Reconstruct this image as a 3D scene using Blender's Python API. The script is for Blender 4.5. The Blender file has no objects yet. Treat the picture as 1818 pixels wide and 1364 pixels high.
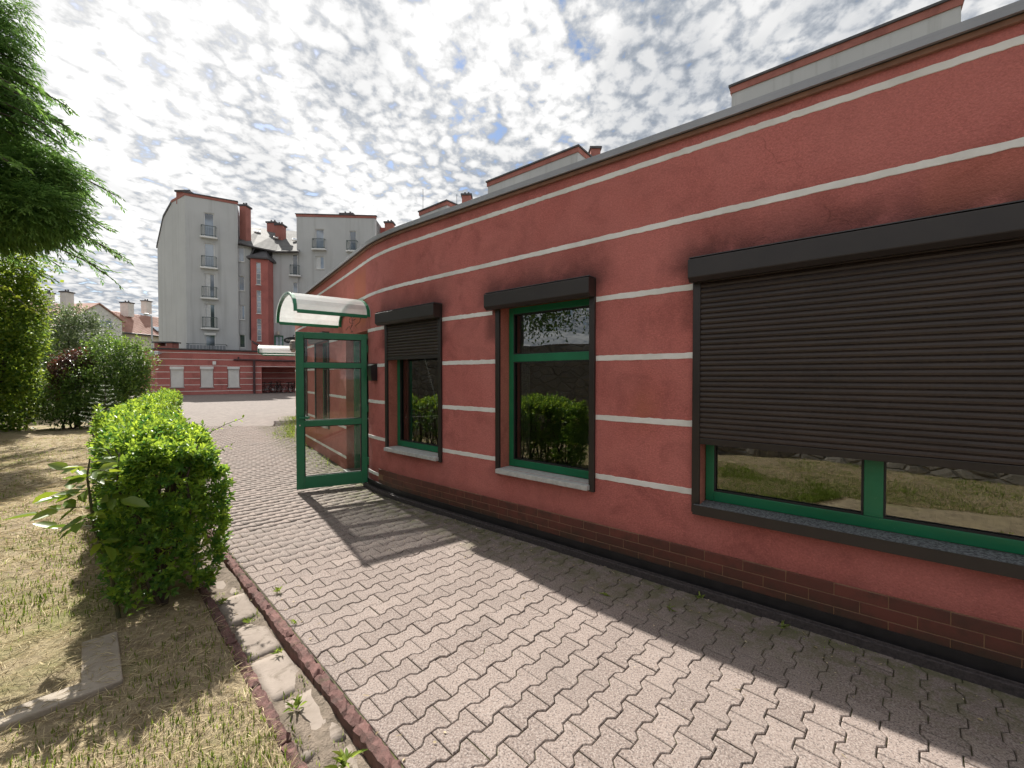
import bpy, bmesh, math, random
import numpy as np
from mathutils import Vector, Matrix

random.seed(7)
RNG = np.random.default_rng(11)
SC = bpy.context.scene
COL = SC.collection
R = math.radians

# ------------------------------------------------------------------ camera
EYE = 1.555
FPX, CX, CY = 740.0, 909.0, 682.0
PITCH = R(1.0)
cam_d = bpy.data.cameras.new('camera')
cam_d.sensor_width = 36.0
cam_d.lens = FPX / 1818.0 * 36.0
cam_d.clip_start = 0.02
cam_d.clip_end = 3000.0
cam = bpy.data.objects.new('camera', cam_d)
COL.objects.link(cam)
cam.location = (0, 0, EYE)
cam.rotation_euler = (R(90) - PITCH, 0, 0)
SC.camera = cam

# ------------------------------------------------------------------ sky, sun, exposure
SUN_AZ, SUN_EL = R(39.0), R(45.0)          # sun stands back-left of the view
sun_dir = Vector((-math.sin(SUN_AZ) * math.cos(SUN_EL), math.cos(SUN_AZ) * math.cos(SUN_EL), math.sin(SUN_EL)))
sl = bpy.data.lights.new('sun', 'SUN')
sl.energy = 3.3
sl.angle = R(0.6)
sl.color = (1.0, 0.95, 0.87)
so = bpy.data.objects.new('sun', sl)
COL.objects.link(so)
so.location = sun_dir * 60
so.rotation_euler = sun_dir.to_track_quat('Z', 'Y').to_euler()

world = bpy.data.worlds.new('World')
SC.world = world
world.use_nodes = True
wn, wl = world.node_tree.nodes, world.node_tree.links
wn.clear()


def wnode(t, **kw):
    n = wn.new(t)
    for k, v in kw.items():
        setattr(n, k, v)
    return n


def wmath(op, a, b=None, c=None, clamp=False):
    n = wn.new('ShaderNodeMath')
    n.operation = op
    n.use_clamp = clamp
    for i, v in enumerate((a, b, c)):
        if v is None:
            continue
        if isinstance(v, (int, float)):
            n.inputs[i].default_value = v
        else:
            wl.new(v, n.inputs[i])
    return n.outputs[0]


sky = wnode('ShaderNodeTexSky', sky_type='NISHITA', sun_disc=False, sun_elevation=SUN_EL, sun_rotation=-SUN_AZ)
sky.air_density, sky.dust_density, sky.ozone_density = 1.0, 0.6, 2.0
tc = wnode('ShaderNodeTexCoord')
sep = wnode('ShaderNodeSeparateXYZ')
wl.new(tc.outputs['Generated'], sep.inputs[0])
zc = wmath('MAXIMUM', sep.outputs[2], 0.0)
den = wmath('ADD', zc, 0.16)
u_ = wmath('DIVIDE', sep.outputs[0], den)
v_ = wmath('DIVIDE', sep.outputs[1], den)
cmb = wnode('ShaderNodeCombineXYZ')
wl.new(u_, cmb.inputs[0]); wl.new(v_, cmb.inputs[1])


def wnoise(scale, detail, rough, off=(0, 0, 0), dist=0.0, stretch=(1, 1, 1), rot=0.0):
    mp = wnode('ShaderNodeMapping')
    mp.inputs['Location'].default_value = off
    mp.inputs['Rotation'].default_value = (0, 0, rot)
    mp.inputs['Scale'].default_value = stretch
    wl.new(cmb.outputs[0], mp.inputs['Vector'])
    n = wnode('ShaderNodeTexNoise')
    n.inputs['Scale'].default_value = scale
    n.inputs['Detail'].default_value = detail
    n.inputs['Roughness'].default_value = rough
    n.inputs['Distortion'].default_value = dist
    wl.new(mp.outputs[0], n.inputs['Vector'])
    return n.outputs['Fac'], mp


def wramp(fac, a, b, lo=0.0, hi=1.0):
    n = wnode('ShaderNodeMapRange')
    n.interpolation_type = 'SMOOTHSTEP'
    wl.new(fac, n.inputs[0])
    for i, v in enumerate((a, b, lo, hi)):
        n.inputs[i + 1].default_value = v
    return n.outputs[0]


n_big, _ = wnoise(0.8, 3, 0.5, (3.1, 1.7, 0))
n_mid, _ = wnoise(19.0, 4, 0.55, (0.4, 2.2, 0), 0.3, (1.0, 0.75, 1), R(-35))
n_fine, _ = wnoise(52.0, 3, 0.6, (5.2, 0.3, 0), 0.2)
n_shade, _ = wnoise(3.0, 4, 0.5, (8.1, 4.4, 0), 0.5, (1.0, 0.45, 1), R(-35))
# rippled layer of small round puffs
wob = wnode('ShaderNodeTexNoise'); wob.inputs['Scale'].default_value = 9.0; wob.inputs['Detail'].default_value = 2
wl.new(cmb.outputs[0], wob.inputs['Vector'])
wsc = wnode('ShaderNodeVectorMath', operation='MULTIPLY_ADD')
wl.new(wob.outputs['Color'], wsc.inputs[0]); wsc.inputs[1].default_value = (.10, .10, 0); wl.new(cmb.outputs[0], wsc.inputs[2])
vor = wnode('ShaderNodeTexVoronoi'); vor.feature = 'SMOOTH_F1'; vor.inputs['Scale'].default_value = 20.0
vor.inputs['Smoothness'].default_value = 0.35
wl.new(wsc.outputs[0], vor.inputs['Vector'])
cell = wmath('SUBTRACT', 1.0, wmath('MULTIPLY', vor.outputs['Distance'], 1.25))
cov = wmath('ADD', wmath('MULTIPLY', cell, 0.26), wmath('ADD', wmath('MULTIPLY', n_mid, 0.52), wmath('MULTIPLY', n_fine, 0.22)))
cov = wmath('ADD', cov, wmath('MULTIPLY', wmath('SUBTRACT', n_big, 0.38), 0.42))
mask = wramp(cov, 0.28, 0.41)
puff = wramp(cov, 0.36, 0.60, 0.62, 1.0)
soft = wramp(n_shade, 0.36, 0.64, 0.76, 1.0)
bright = wmath('MULTIPLY', puff, soft)
# clouds scatter forward: brighter towards the sun
dot = wnode('ShaderNodeVectorMath', operation='DOT_PRODUCT')
wl.new(tc.outputs['Generated'], dot.inputs[0])
dot.inputs[1].default_value = sun_dir
glow = wramp(dot.outputs['Value'], 0.55, 1.0, 1.0, 1.30)
bright = wmath('MULTIPLY', bright, glow)
ccol = wnode('ShaderNodeMix', data_type='RGBA')
ccol.inputs[6].default_value = (0.66, 0.74, 0.86, 1)
ccol.inputs[7].default_value = (1.0, 1.0, 1.0, 1)
wl.new(wramp(bright, 0.45, 0.95), ccol.inputs[0])
cval = wnode('ShaderNodeVectorMath', operation='SCALE')
wl.new(ccol.outputs[2], cval.inputs[0])
wl.new(wmath('MULTIPLY', bright, 3.65), cval.inputs['Scale'])
mixc = wnode('ShaderNodeMix', data_type='RGBA')
wl.new(mask, mixc.inputs[0])
skd = wnode('ShaderNodeVectorMath', operation='SCALE'); wl.new(sky.outputs[0], skd.inputs[0]); skd.inputs['Scale'].default_value = 0.55
wl.new(skd.outputs[0], mixc.inputs[6])
wl.new(cval.outputs[0], mixc.inputs[7])
bg = wnode('ShaderNodeBackground')
bg.inputs[1].default_value = 0.1
wl.new(mixc.outputs[2], bg.inputs[0])
wo = wnode('ShaderNodeOutputWorld')
wl.new(bg.outputs[0], wo.inputs[0])

SC.view_settings.view_transform = 'Standard'
SC.view_settings.look = 'None'
SC.view_settings.exposure = 1.4
SC.view_settings.gamma = 1.0
SC.view_settings.use_curve_mapping = False
SC.render.engine = 'CYCLES'
SC.cycles.max_bounces = 6
SC.cycles.diffuse_bounces = 3
SC.cycles.glossy_bounces = 3
SC.cycles.transmission_bounces = 4
SC.cycles.transparent_max_bounces = 12
SC.cycles.use_adaptive_sampling = True
SC.cycles.adaptive_threshold = 0.02
SC.cycles.caustics_reflective = False
SC.cycles.caustics_refractive = False
SC.cycles.use_denoising = True


# ------------------------------------------------------------------ helpers: from picture to place
def ray(px, py):
    u, v = (px - CX) / FPX, (CY - py) / FPX
    return u, math.cos(PITCH) + v * math.sin(PITCH), -math.sin(PITCH) + v * math.cos(PITCH)


def at(px, py, D):
    dx, dy, dz = ray(px, py)
    t = D / dy
    return Vector((dx * t, D, EYE + dz * t))


def zat(py, D):
    return at(CX, py, D).z


def ratio(px):
    return (px - CX) / FPX


# ------------------------------------------------------------------ helpers: meshes and objects
ORIGIN = {}


def tag(o, label=None, cat=None, group=None, kind=None):
    if label:
        o['label'] = label
    if cat:
        o['category'] = cat
    if group:
        o['group'] = group
    if kind:
        o['kind'] = kind
    return o


def empty(name, loc, label=None, cat=None, group=None):
    o = bpy.data.objects.new(name, None)
    o.empty_display_size = 0.2
    o.location = loc
    COL.objects.link(o)
    ORIGIN[o.name] = Vector(loc)
    return tag(o, label, cat, group)


def link(name, mesh, mat=None, parent=None, loc=None):
    o = bpy.data.objects.new(name, mesh)
    COL.objects.link(o)
    if mat is not None and not mesh.materials:
        mesh.materials.append(mat)
    if parent is not None:
        o.parent = parent
        ORIGIN[o.name] = ORIGIN[parent.name]
    else:
        o.location = loc if loc is not None else (0, 0, 0)
        ORIGIN[o.name] = Vector(o.location)
    return o


class MB:
    """collects faces given in world coordinates; build() makes ONE mesh object of them"""

    def __init__(self):
        self.v, self.f = [], []

    def add(self, vs, fs):
        b = len(self.v)
        self.v += [tuple(p) for p in vs]
        self.f += [tuple(i + b for i in f) for f in fs]
        return self

    def hexa(self, c):
        return self.add(c, [(0, 3, 2, 1), (4, 5, 6, 7), (0, 1, 5, 4), (1, 2, 6, 5), (2, 3, 7, 6), (3, 0, 4, 7)])

    def box(self, x0, x1, y0, y1, z0, z1):
        return self.hexa([(x0, y0, z0), (x1, y0, z0), (x1, y1, z0), (x0, y1, z0), (x0, y0, z1), (x1, y0, z1), (x1, y1, z1), (x0, y1, z1)])

    def fbox(self, F, u0, u1, o0, o1, z0, z1):
        p = F.pt
        return self.hexa([p(u0, o0, z0), p(u1, o0, z0), p(u1, o1, z0), p(u0, o1, z0), p(u0, o0, z1), p(u1, o0, z1), p(u1, o1, z1), p(u0, o1, z1)])

    def tube(self, pts, rad, n=8, cap=True):
        pts = [Vector(p) for p in pts]
        if isinstance(rad, (int, float)):
            rad = [rad] * len(pts)
        rings, up = [], None
        for i, p in enumerate(pts):
            d = (pts[min(i + 1, len(pts) - 1)] - pts[max(i - 1, 0)])
            d = d.normalized() if d.length > 1e-9 else Vector((0, 0, 1))
            if up is None:
                up = d.orthogonal().normalized()
            up = (up - d * up.dot(d))
            up = up.normalized() if up.length > 1e-6 else d.orthogonal().normalized()
            s = d.cross(up)
            rings.append([p + (up * math.cos(2 * math.pi * k / n) + s * math.sin(2 * math.pi * k / n)) * rad[i] for k in range(n)])
        vs = [q for r in rings for q in r]
        fs = []
        for i in range(len(rings) - 1):
            for k in range(n):
                a, b = i * n + k, i * n + (k + 1) % n
                fs.append((a, b, b + n, a + n))
        if cap:
            fs.append(tuple(reversed(range(n))))
            fs.append(tuple(range((len(rings) - 1) * n, len(rings) * n)))
        return self.add(vs, fs)

    def build(self, name, mat, parent=None, loc=None, bevel=0.0, smooth=False, recalc=True):
        org = ORIGIN[parent.name] if parent is not None else Vector(loc if loc is not None else (0, 0, 0))
        me = bpy.data.meshes.new(name)
        me.from_pydata([(x - org.x, y - org.y, z - org.z) for x, y, z in self.v], [], self.f)
        if recalc:
            bm = bmesh.new(); bm.from_mesh(me)
            bmesh.ops.recalc_face_normals(bm, faces=bm.faces)
            bm.to_mesh(me); bm.free()
        if smooth:
            me.polygons.foreach_set('use_smooth', [True] * len(me.polygons))
        o = link(name, me, mat, parent, loc)
        if bevel:
            m = o.modifiers.new('edge', 'BEVEL')
            m.width = bevel; m.segments = 2; m.limit_method = 'ANGLE'; m.angle_limit = R(40)
        return o


class Frame:
    """a straight stretch of wall: u along it, o outwards, z up. P is its left end as seen from outside"""

    def __init__(self, P, Q):
        self.P = Vector((P[0], P[1], 0)); self.Q = Vector((Q[0], Q[1], 0))
        self.t = (self.Q - self.P); self.len = self.t.length; self.t = self.t.normalized()
        self.n = Vector((self.t.y, -self.t.x, 0))

    def pt(self, u, o, z):
        p = self.P + self.t * u + self.n * o
        return (p.x, p.y, z)

    def u_px(self, px, off=0.0):
        r = ratio(px) / math.cos(PITCH)
        P = self.P + self.n * off
        return (r * P.y - P.x) / (self.t.x - r * self.t.y)

    def D(self, u):
        return (self.P + self.t * u).y

    def z_px(self, px, py, off=0.0):
        u = self.u_px(px, off)
        return zat(py, (self.P + self.t * u + self.n * off).y)


def fast_mesh(name, verts, faces_flat, counts, var=None):
    me = bpy.data.meshes.new(name)
    nv, nl, npoly = len(verts), len(faces_flat), len(counts)
    me.vertices.add(nv); me.loops.add(nl); me.polygons.add(npoly)
    me.vertices.foreach_set('co', np.asarray(verts, dtype=np.float32).ravel())
    me.loops.foreach_set('vertex_index', np.asarray(faces_flat, dtype=np.int32))
    st = np.zeros(npoly, dtype=np.int32); st[1:] = np.cumsum(counts)[:-1]
    me.polygons.foreach_set('loop_start', st)
    try:
        me.polygons.foreach_set('loop_total', np.asarray(counts, dtype=np.int32))
    except Exception:
        pass
    if var is not None:
        a = me.attributes.new('var', 'FLOAT', 'FACE')
        a.data.foreach_set('value', np.asarray(var, dtype=np.float32))
    me.update(calc_edges=True)
    return me


def unit(a):
    return a / np.maximum(np.linalg.norm(a, axis=1, keepdims=True), 1e-9)


def leaf_mesh(name, P, d, nrm, L, Wd, var, fine=True, fold=0.18, droop=0.15):
    P = np.asarray(P, float); d = unit(np.asarray(d, float)); nrm = np.asarray(nrm, float)
    s = unit(np.cross(d, nrm)); nn = unit(np.cross(s, d))
    L = np.asarray(L)[:, None]; Wd = np.asarray(Wd)[:, None]
    N = len(P)
    base = P; tip = P + d * L - nn * L * droop
    if fine:
        r1 = P + d * L * 0.30 + s * Wd * 0.47 + nn * Wd * fold
        r2 = P + d * L * 0.68 + s * Wd * 0.40 + nn * (Wd * fold - L * droop * .45)
        l1 = P + d * L * 0.30 - s * Wd * 0.47 + nn * Wd * fold
        l2 = P + d * L * 0.68 - s * Wd * 0.40 + nn * (Wd * fold - L * droop * .45)
        V = np.stack([base, r1, r2, tip, l2, l1], 1).reshape(-1, 3)
        o = np.arange(N)[:, None] * 6
        F = np.concatenate([o + np.array([[0, 1, 2, 3]]), o + np.array([[0, 3, 4, 5]])], 1).ravel()
        cnt = np.full(2 * N, 4)
    else:
        r1 = P + d * L * 0.45 + s * Wd * 0.5 + nn * Wd * fold
        l1 = P + d * L * 0.45 - s * Wd * 0.5 + nn * Wd * fold
        V = np.stack([base, r1, tip, l1], 1).reshape(-1, 3)
        o = np.arange(N)[:, None] * 4
        F = np.concatenate([o + np.array([[0, 1, 2]]), o + np.array([[0, 2, 3]])], 1).ravel()
        cnt = np.full(2 * N, 3)
    return fast_mesh(name, V, F, cnt, np.repeat(var, 2))


def put(name, me, mat, parent=None, loc=(0, 0, 0)):
    """link a mesh whose vertices are in world coordinates"""
    org = ORIGIN[parent.name] if parent is not None else Vector(loc)
    if org.length > 0:
        me.transform(Matrix.Translation(-org))
    return link(name, me, mat, parent, loc)


# ------------------------------------------------------------------ materials
MATS = {}


class NT:
    def __init__(self, name):
        self.m = bpy.data.materials.new(name)
        self.m.use_nodes = True
        self.n, self.l = self.m.node_tree.nodes, self.m.node_tree.links
        self.b = self.n['Principled BSDF']
        self.out = self.n['Material Output']
        self.geo = None
        MATS[name] = self.m

    def pos(self):
        if self.geo is None:
            self.geo = self.n.new('ShaderNodeNewGeometry')
        return self.geo.outputs['Position']

    def mapped(self, scale=(1, 1, 1), src=None, rot=(0, 0, 0), loc=(0, 0, 0)):
        mp = self.n.new('ShaderNodeMapping')
        mp.inputs['Scale'].default_value = scale
        mp.inputs['Rotation'].default_value = rot
        mp.inputs['Location'].default_value = loc
        self.l.new(src if src is not None else self.pos(), mp.inputs['Vector'])
        return mp.outputs[0]

    def noise(self, scale, detail=4, rough=0.55, vec=None, dist=0.0):
        n = self.n.new('ShaderNodeTexNoise')
        n.inputs['Scale'].default_value = scale
        n.inputs['Detail'].default_value = detail
        n.inputs['Roughness'].default_value = rough
        n.inputs['Distortion'].default_value = dist
        self.l.new(vec if vec is not None else self.pos(), n.inputs['Vector'])
        return n.outputs['Fac']

    def voro(self, scale, vec=None, feature='F1', out='Distance'):
        n = self.n.new('ShaderNodeTexVoronoi')
        n.feature = feature
        n.inputs['Scale'].default_value = scale
        self.l.new(vec if vec is not None else self.pos(), n.inputs['Vector'])
        return n.outputs[out]

    def ramp(self, fac, a, b, lo=0.0, hi=1.0):
        n = self.n.new('ShaderNodeMapRange')
        n.interpolation_type = 'SMOOTHSTEP'
        self.l.new(fac, n.inputs[0])
        for i, v in enumerate((a, b, lo, hi)):
            n.inputs[i + 1].default_value = v
        return n.outputs[0]

    def math(self, op, a, b=None, clamp=False):
        n = self.n.new('ShaderNodeMath'); n.operation = op; n.use_clamp = clamp
        for i, v in enumerate((a, b)):
            if v is None:
                continue
            if isinstance(v, (int, float)):
                n.inputs[i].default_value = v
            else:
                self.l.new(v, n.inputs[i])
        return n.outputs[0]

    def mix(self, fac, a, b, mode='MIX'):
        n = self.n.new('ShaderNodeMix'); n.data_type = 'RGBA'; n.blend_type = mode
        for i, v in ((0, fac), (6, a), (7, b)):
            if isinstance(v, (int, float)):
                n.inputs[i].default_value = v
            elif isinstance(v, tuple):
                n.inputs[i].default_value = (*v[:3], 1)
            else:
                self.l.new(v, n.inputs[i])
        return n.outputs[2]

    def attr(self, name, out='Fac'):
        n = self.n.new('ShaderNodeAttribute'); n.attribute_name = name
        return n.outputs[out]

    def rnd(self):
        n = self.n.new('ShaderNodeObjectInfo')
        return n.outputs['Random']

    def base(self, c):
        if isinstance(c, tuple):
            self.b.inputs['Base Color'].default_value = (*c[:3], 1)
        else:
            self.l.new(c, self.b.inputs['Base Color'])
        return self

    def rough(self, r):
        if isinstance(r, (int, float)):
            self.b.inputs['Roughness'].default_value = r
        else:
            self.l.new(r, self.b.inputs['Roughness'])
        return self

    def bump(self, h, strength=0.3, dist=0.01):
        n = self.n.new('ShaderNodeBump')
        n.inputs['Strength'].default_value = strength
        n.inputs['Distance'].default_value = dist
        self.l.new(h, n.inputs['Height'])
        self.l.new(n.outputs[0], self.b.inputs['Normal'])
        return self

    def set(self, **kw):
        for k, v in kw.items():
            self.b.inputs[k.replace('_', ' ')].default_value = v
        return self


def simple(name, c1, c2, scale=6.0, rough=0.6, bump=0.0, bscale=60.0, bdist=0.004, metallic=0.0, spec=0.5):
    t = NT(name)
    t.base(t.mix(t.ramp(t.noise(scale, 5, 0.6), 0.3, 0.7), c1, c2)).rough(rough)
    t.set(Metallic=metallic)
    t.b.inputs['Specular IOR Level'].default_value = spec
    if bump:
        t.bump(t.noise(bscale, 3, 0.6), bump, bdist)
    return t.m


# red stucco
def stucco(name, c1, c2, dirt=True, scale=1.0):
    t = NT(name)
    big = t.ramp(t.noise(0.9 * scale, 3, 0.6), 0.32, 0.68)
    col = t.mix(big, c1, c2)
    blot = t.ramp(t.noise(3.2 * scale, 4, 0.65, dist=0.6), 0.46, 0.72, 0.0, 0.75)
    col = t.mix(blot, col, tuple(x * 0.62 for x in c1))
    streak = t.ramp(t.noise(1.0, 4, 0.6, t.mapped((9 * scale, 9 * scale, 0.5))), 0.5, 0.8, 0.0, 0.28)
    col = t.mix(streak, col, tuple(x * 0.6 for x in c2))
    grain = t.noise(85, 3, 0.7)
    col = t.mix(t.ramp(grain, 0.40, 0.64, 0.0, 0.42), col, tuple(x * 0.55 for x in c1))
    col = t.mix(t.ramp(t.noise(95, 2, 0.6, t.mapped(loc=(4, 2, 9))), 0.52, 0.7, 0.0, 0.35), col, tuple(min(1, x * 1.35) for x in c2))
    if dirt:
        warp = t.n.new('ShaderNodeVectorMath'); warp.operation = 'MULTIPLY_ADD'
        wn_ = t.n.new('ShaderNodeTexNoise'); wn_.inputs['Scale'].default_value = 3.5; wn_.inputs['Detail'].default_value = 3
        t.l.new(t.pos(), wn_.inputs['Vector']); t.l.new(wn_.outputs['Color'], warp.inputs[0]); warp.inputs[1].default_value = (.5, .5, .5); t.l.new(t.pos(), warp.inputs[2])
        ck = t.ramp(t.voro(0.75, warp.outputs[0], 'DISTANCE_TO_EDGE'), 0.0, 0.004, 0.5, 0.0)
        ck = t.math('MULTIPLY', ck, t.ramp(t.noise(0.9, 2, 0.5, t.mapped(loc=(2, 5, 1))), 0.50, 0.60))
        col = t.mix(ck, col, tuple(x * 0.35 for x in c1))
        pan = t.ramp(t.noise(1.7, 3, 0.55, t.mapped(loc=(1, 8, 3))), 0.35, 0.65, 0.0, 0.35)
        col = t.mix(pan, col, tuple(min(1, x * y) for x, y in zip(c2, (1.02, 1.15, 1.15))))
        st = t.attr('stain')
        sm = t.math('MULTIPLY', st, t.ramp(t.noise(5, 4, 0.6), 0.12, 0.55), clamp=True)
        col = t.mix(sm, col, (0.040, 0.024, 0.022))
        pt = t.attr('patch')
        col = t.mix(pt, col, (0.50, 0.17, 0.10))
    t.base(col).rough(0.92)
    t.b.inputs['Specular IOR Level'].default_value = 0.2
    h = t.math('ADD', t.noise(80, 2, 0.7), t.math('MULTIPLY', t.noise(16, 2, 0.5), 0.5))
    t.bump(h, 0.8, 0.008)
    return t.m


stucco('stucco_red', (0.475, 0.148, 0.128), (0.55, 0.182, 0.160))
stucco('stucco_red_reveal', (0.47, 0.16, 0.12), (0.50, 0.19, 0.14), dirt=False)
stucco('stucco_red_far', (0.45, 0.155, 0.138), (0.52, 0.185, 0.165), dirt=False, scale=0.3)
stucco('red_trim', (0.38, 0.155, 0.130), (0.44, 0.185, 0.155), dirt=False, scale=0.3)

t = NT('stripe_white')
c = t.mix(t.ramp(t.noise(2.2, 5, 0.7), 0.35, 0.7), (0.80, 0.79, 0.76), (0.66, 0.65, 0.61))
c = t.mix(t.ramp(t.noise(5.5, 6, 0.75, dist=1.0), 0.64, 0.72), c, (0.20, 0.17, 0.13))
t.base(c).rough(0.85).bump(t.noise(60, 4, 0.7), 0.5, 0.004)

t = NT('stucco_grey')
c = t.mix(t.ramp(t.noise(0.25, 4, 0.6), 0.3, 0.7), (0.475, 0.485, 0.495), (0.54, 0.55, 0.56))
st = t.ramp(t.noise(1.0, 4, 0.65, t.mapped((2.2, 2.2, 0.10))), 0.48, 0.74, 0.0, 0.55)
c = t.mix(st, c, (0.34, 0.345, 0.345))
t.base(c).rough(0.93).bump(t.noise(9, 3, 0.6), 0.25, 0.02)

simple('shutter_brown', (0.018, 0.0135, 0.012), (0.026, 0.020, 0.017), 3.0, 0.42, 0.05, 40, spec=0.5)
t = NT('slat_brown')
c = t.mix(t.ramp(t.noise(2.5, 5, 0.7, t.mapped((1, 1, 6))), 0.3, 0.75), (0.024, 0.0155, 0.0125), (0.040, 0.026, 0.020))
t.base(c).rough(t.ramp(t.noise(6, 4, 0.6), 0.3, 0.7, 0.36, 0.52))

t = NT('green_paint')
c = t.mix(t.ramp(t.noise(2.0, 4, 0.6), 0.3, 0.7), (0.007, 0.140, 0.060), (0.012, 0.175, 0.078))
c = t.mix(t.ramp(t.noise(45, 3, 0.7), 0.66, 0.76, 0.0, 0.35), c, (0.16, 0.20, 0.17))
t.base(c).rough(t.ramp(t.noise(14, 4, 0.6), 0.3, 0.7, 0.28, 0.46))

simple('rubber_black', (0.012, 0.012, 0.012), (0.02, 0.02, 0.02), 8, 0.6)
simple('black_box', (0.008, 0.008, 0.009), (0.014, 0.014, 0.015), 8, 0.35)


def glass(name, tint, ior, rough=0.0, dirt=0.10):
    t = NT(name)
    n, l = t.n, t.l
    tr = n.new('ShaderNodeBsdfTransparent'); tr.inputs[0].default_value = (*tint, 1)
    gl = n.new('ShaderNodeBsdfGlossy'); gl.inputs['Roughness'].default_value = rough
    gl.inputs[0].default_value = (0.95, 0.97, 0.96, 1)
    fr = n.new('ShaderNodeFresnel'); fr.inputs[0].default_value = ior
    wob = n.new('ShaderNodeBump'); wob.inputs['Strength'].default_value = 0.03; wob.inputs['Distance'].default_value = 0.02
    l.new(t.noise(2.3, 2, 0.5), wob.inputs['Height'])
    l.new(wob.outputs[0], gl.inputs['Normal'])
    mx = n.new('ShaderNodeMixShader')
    l.new(fr.outputs[0], mx.inputs[0]); l.new(tr.outputs[0], mx.inputs[1]); l.new(gl.outputs[0], mx.inputs[2])
    df = n.new('ShaderNodeBsdfDiffuse'); df.inputs[0].default_value = (0.45, 0.45, 0.42, 1)
    mx2 = n.new('ShaderNodeMixShader')
    l.new(t.ramp(t.noise(5, 6, 0.75, t.mapped((1, 1, .35))), 0.5, 0.85, 0.0, dirt), mx2.inputs[0])
    l.new(mx.outputs[0], mx2.inputs[1]); l.new(df.outputs[0], mx2.inputs[2])
    l.new(mx2.outputs[0], t.out.inputs[0])
    return t.m


glass('window_glass', (0.40, 0.44, 0.42), 2.6, dirt=0.03)
glass('door_glass', (0.88, 0.91, 0.89), 1.65, dirt=0.30)

t = NT('polycarbonate')
n, l = t.n, t.l
tr = n.new('ShaderNodeBsdfTransparent'); tr.inputs[0].default_value = (0.80, 0.82, 0.82, 1)
tl = n.new('ShaderNodeBsdfTranslucent'); tl.inputs[0].default_value = (0.90, 0.91, 0.90, 1)
df = n.new('ShaderNodeBsdfPrincipled'); df.inputs['Base Color'].default_value = (0.86, 0.87, 0.86, 1); df.inputs['Roughness'].default_value = 0.25
m1 = n.new('ShaderNodeMixShader'); m1.inputs[0].default_value = 0.62
l.new(tl.outputs[0], m1.inputs[1]); l.new(df.outputs[0], m1.inputs[2])
m2 = n.new('ShaderNodeMixShader')
l.new(t.ramp(t.noise(3, 5, 0.7), 0.3, 0.8, 0.58, 0.78), m2.inputs[0])
l.new(tr.outputs[0], m2.inputs[1]); l.new(m1.outputs[0], m2.inputs[2])
l.new(m2.outputs[0], t.out.inputs[0])

t = NT('far_glass')
t.base(t.mix(t.ramp(t.noise(0.45, 2, 0.5), 0.40, 0.60), (0.06, 0.075, 0.095), (0.26, 0.32, 0.40))).rough(0.04)  # bluish blotches in the base colour stand in for reflected sky
t.b.inputs['Specular IOR Level'].default_value = 1.0
t.b.inputs['IOR'].default_value = 1.7
simple('frame_white', (0.70, 0.70, 0.69), (0.78, 0.78, 0.77), 3, 0.5)
simple('curtain_white', (0.55, 0.56, 0.57), (0.66, 0.67, 0.68), 5, 0.9)
simple('shutter_white', (0.70, 0.69, 0.67), (0.78, 0.77, 0.75), 2, 0.6)
simple('sill_grey', (0.40, 0.40, 0.39), (0.52, 0.52, 0.50), 25, 0.8, 0.4, 120)
t = NT('sill_gritty')
c = t.mix(t.ramp(t.noise(60, 5, 0.7, t.mapped((1, 1, 1))), 0.42, 0.56), (0.045, 0.046, 0.05), (0.20, 0.21, 0.22))
t.base(c).rough(0.8).bump(t.noise(120, 3, 0.7), 0.5, 0.004)
simple('flashing_grey', (0.26, 0.265, 0.28), (0.34, 0.345, 0.36), 1.5, 0.42, 0.1, 8, 0.01, 0.3)
simple('flashing_light', (0.40, 0.41, 0.42), (0.50, 0.50, 0.51), 1.5, 0.45, 0.1, 8, 0.01, 0.3)
simple('soffit_wood', (0.22, 0.12, 0.085), (0.30, 0.16, 0.11), 9, 0.9, 0.3, 50)
simple('roofing_felt', (0.05, 0.05, 0.05), (0.08, 0.08, 0.08), 4, 0.9)
simple('interior_wall', (0.20, 0.20, 0.19), (0.24, 0.24, 0.23), 2, 0.9)
simple('interior_floor', (0.10, 0.09, 0.08), (0.13, 0.12, 0.10), 2, 0.5)

t = NT('plinth_tile')
c = t.mix(t.rnd(), (0.105, 0.032, 0.024), (0.155, 0.044, 0.032))
c = t.mix(t.ramp(t.noise(9, 5, 0.65), 0.4, 0.75), c, (0.075, 0.030, 0.022))
zf = t.n.new('ShaderNodeSeparateXYZ'); t.l.new(t.pos(), zf.inputs[0])
grime = t.math('MULTIPLY', t.ramp(zf.outputs[2], 0.05, 0.26, 1.0, 0.0), t.ramp(t.noise(5, 5, 0.7), 0.3, 0.6, 0.2, 0.85))
c = t.mix(grime, c, (0.030, 0.034, 0.022))
t.base(c).rough(0.5).bump(t.noise(70, 3, 0.6), 0.15, 0.004)
simple('tile_grout', (0.20, 0.115, 0.065), (0.27, 0.16, 0.09), 12, 0.95)
simple('drain_plastic', (0.014, 0.013, 0.014), (0.024, 0.021, 0.023), 12, 0.5, 0.2, 30)
t = NT('drain_rail')
t.base(t.mix(t.ramp(t.noise(1, 6, 0.75, t.mapped((60, 60, 60))), 0.3, 0.7), (0.030, 0.025, 0.027), (0.085, 0.07, 0.072))).rough(0.65).bump(t.noise(50, 4, 0.7), 0.4, 0.004)

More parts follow.
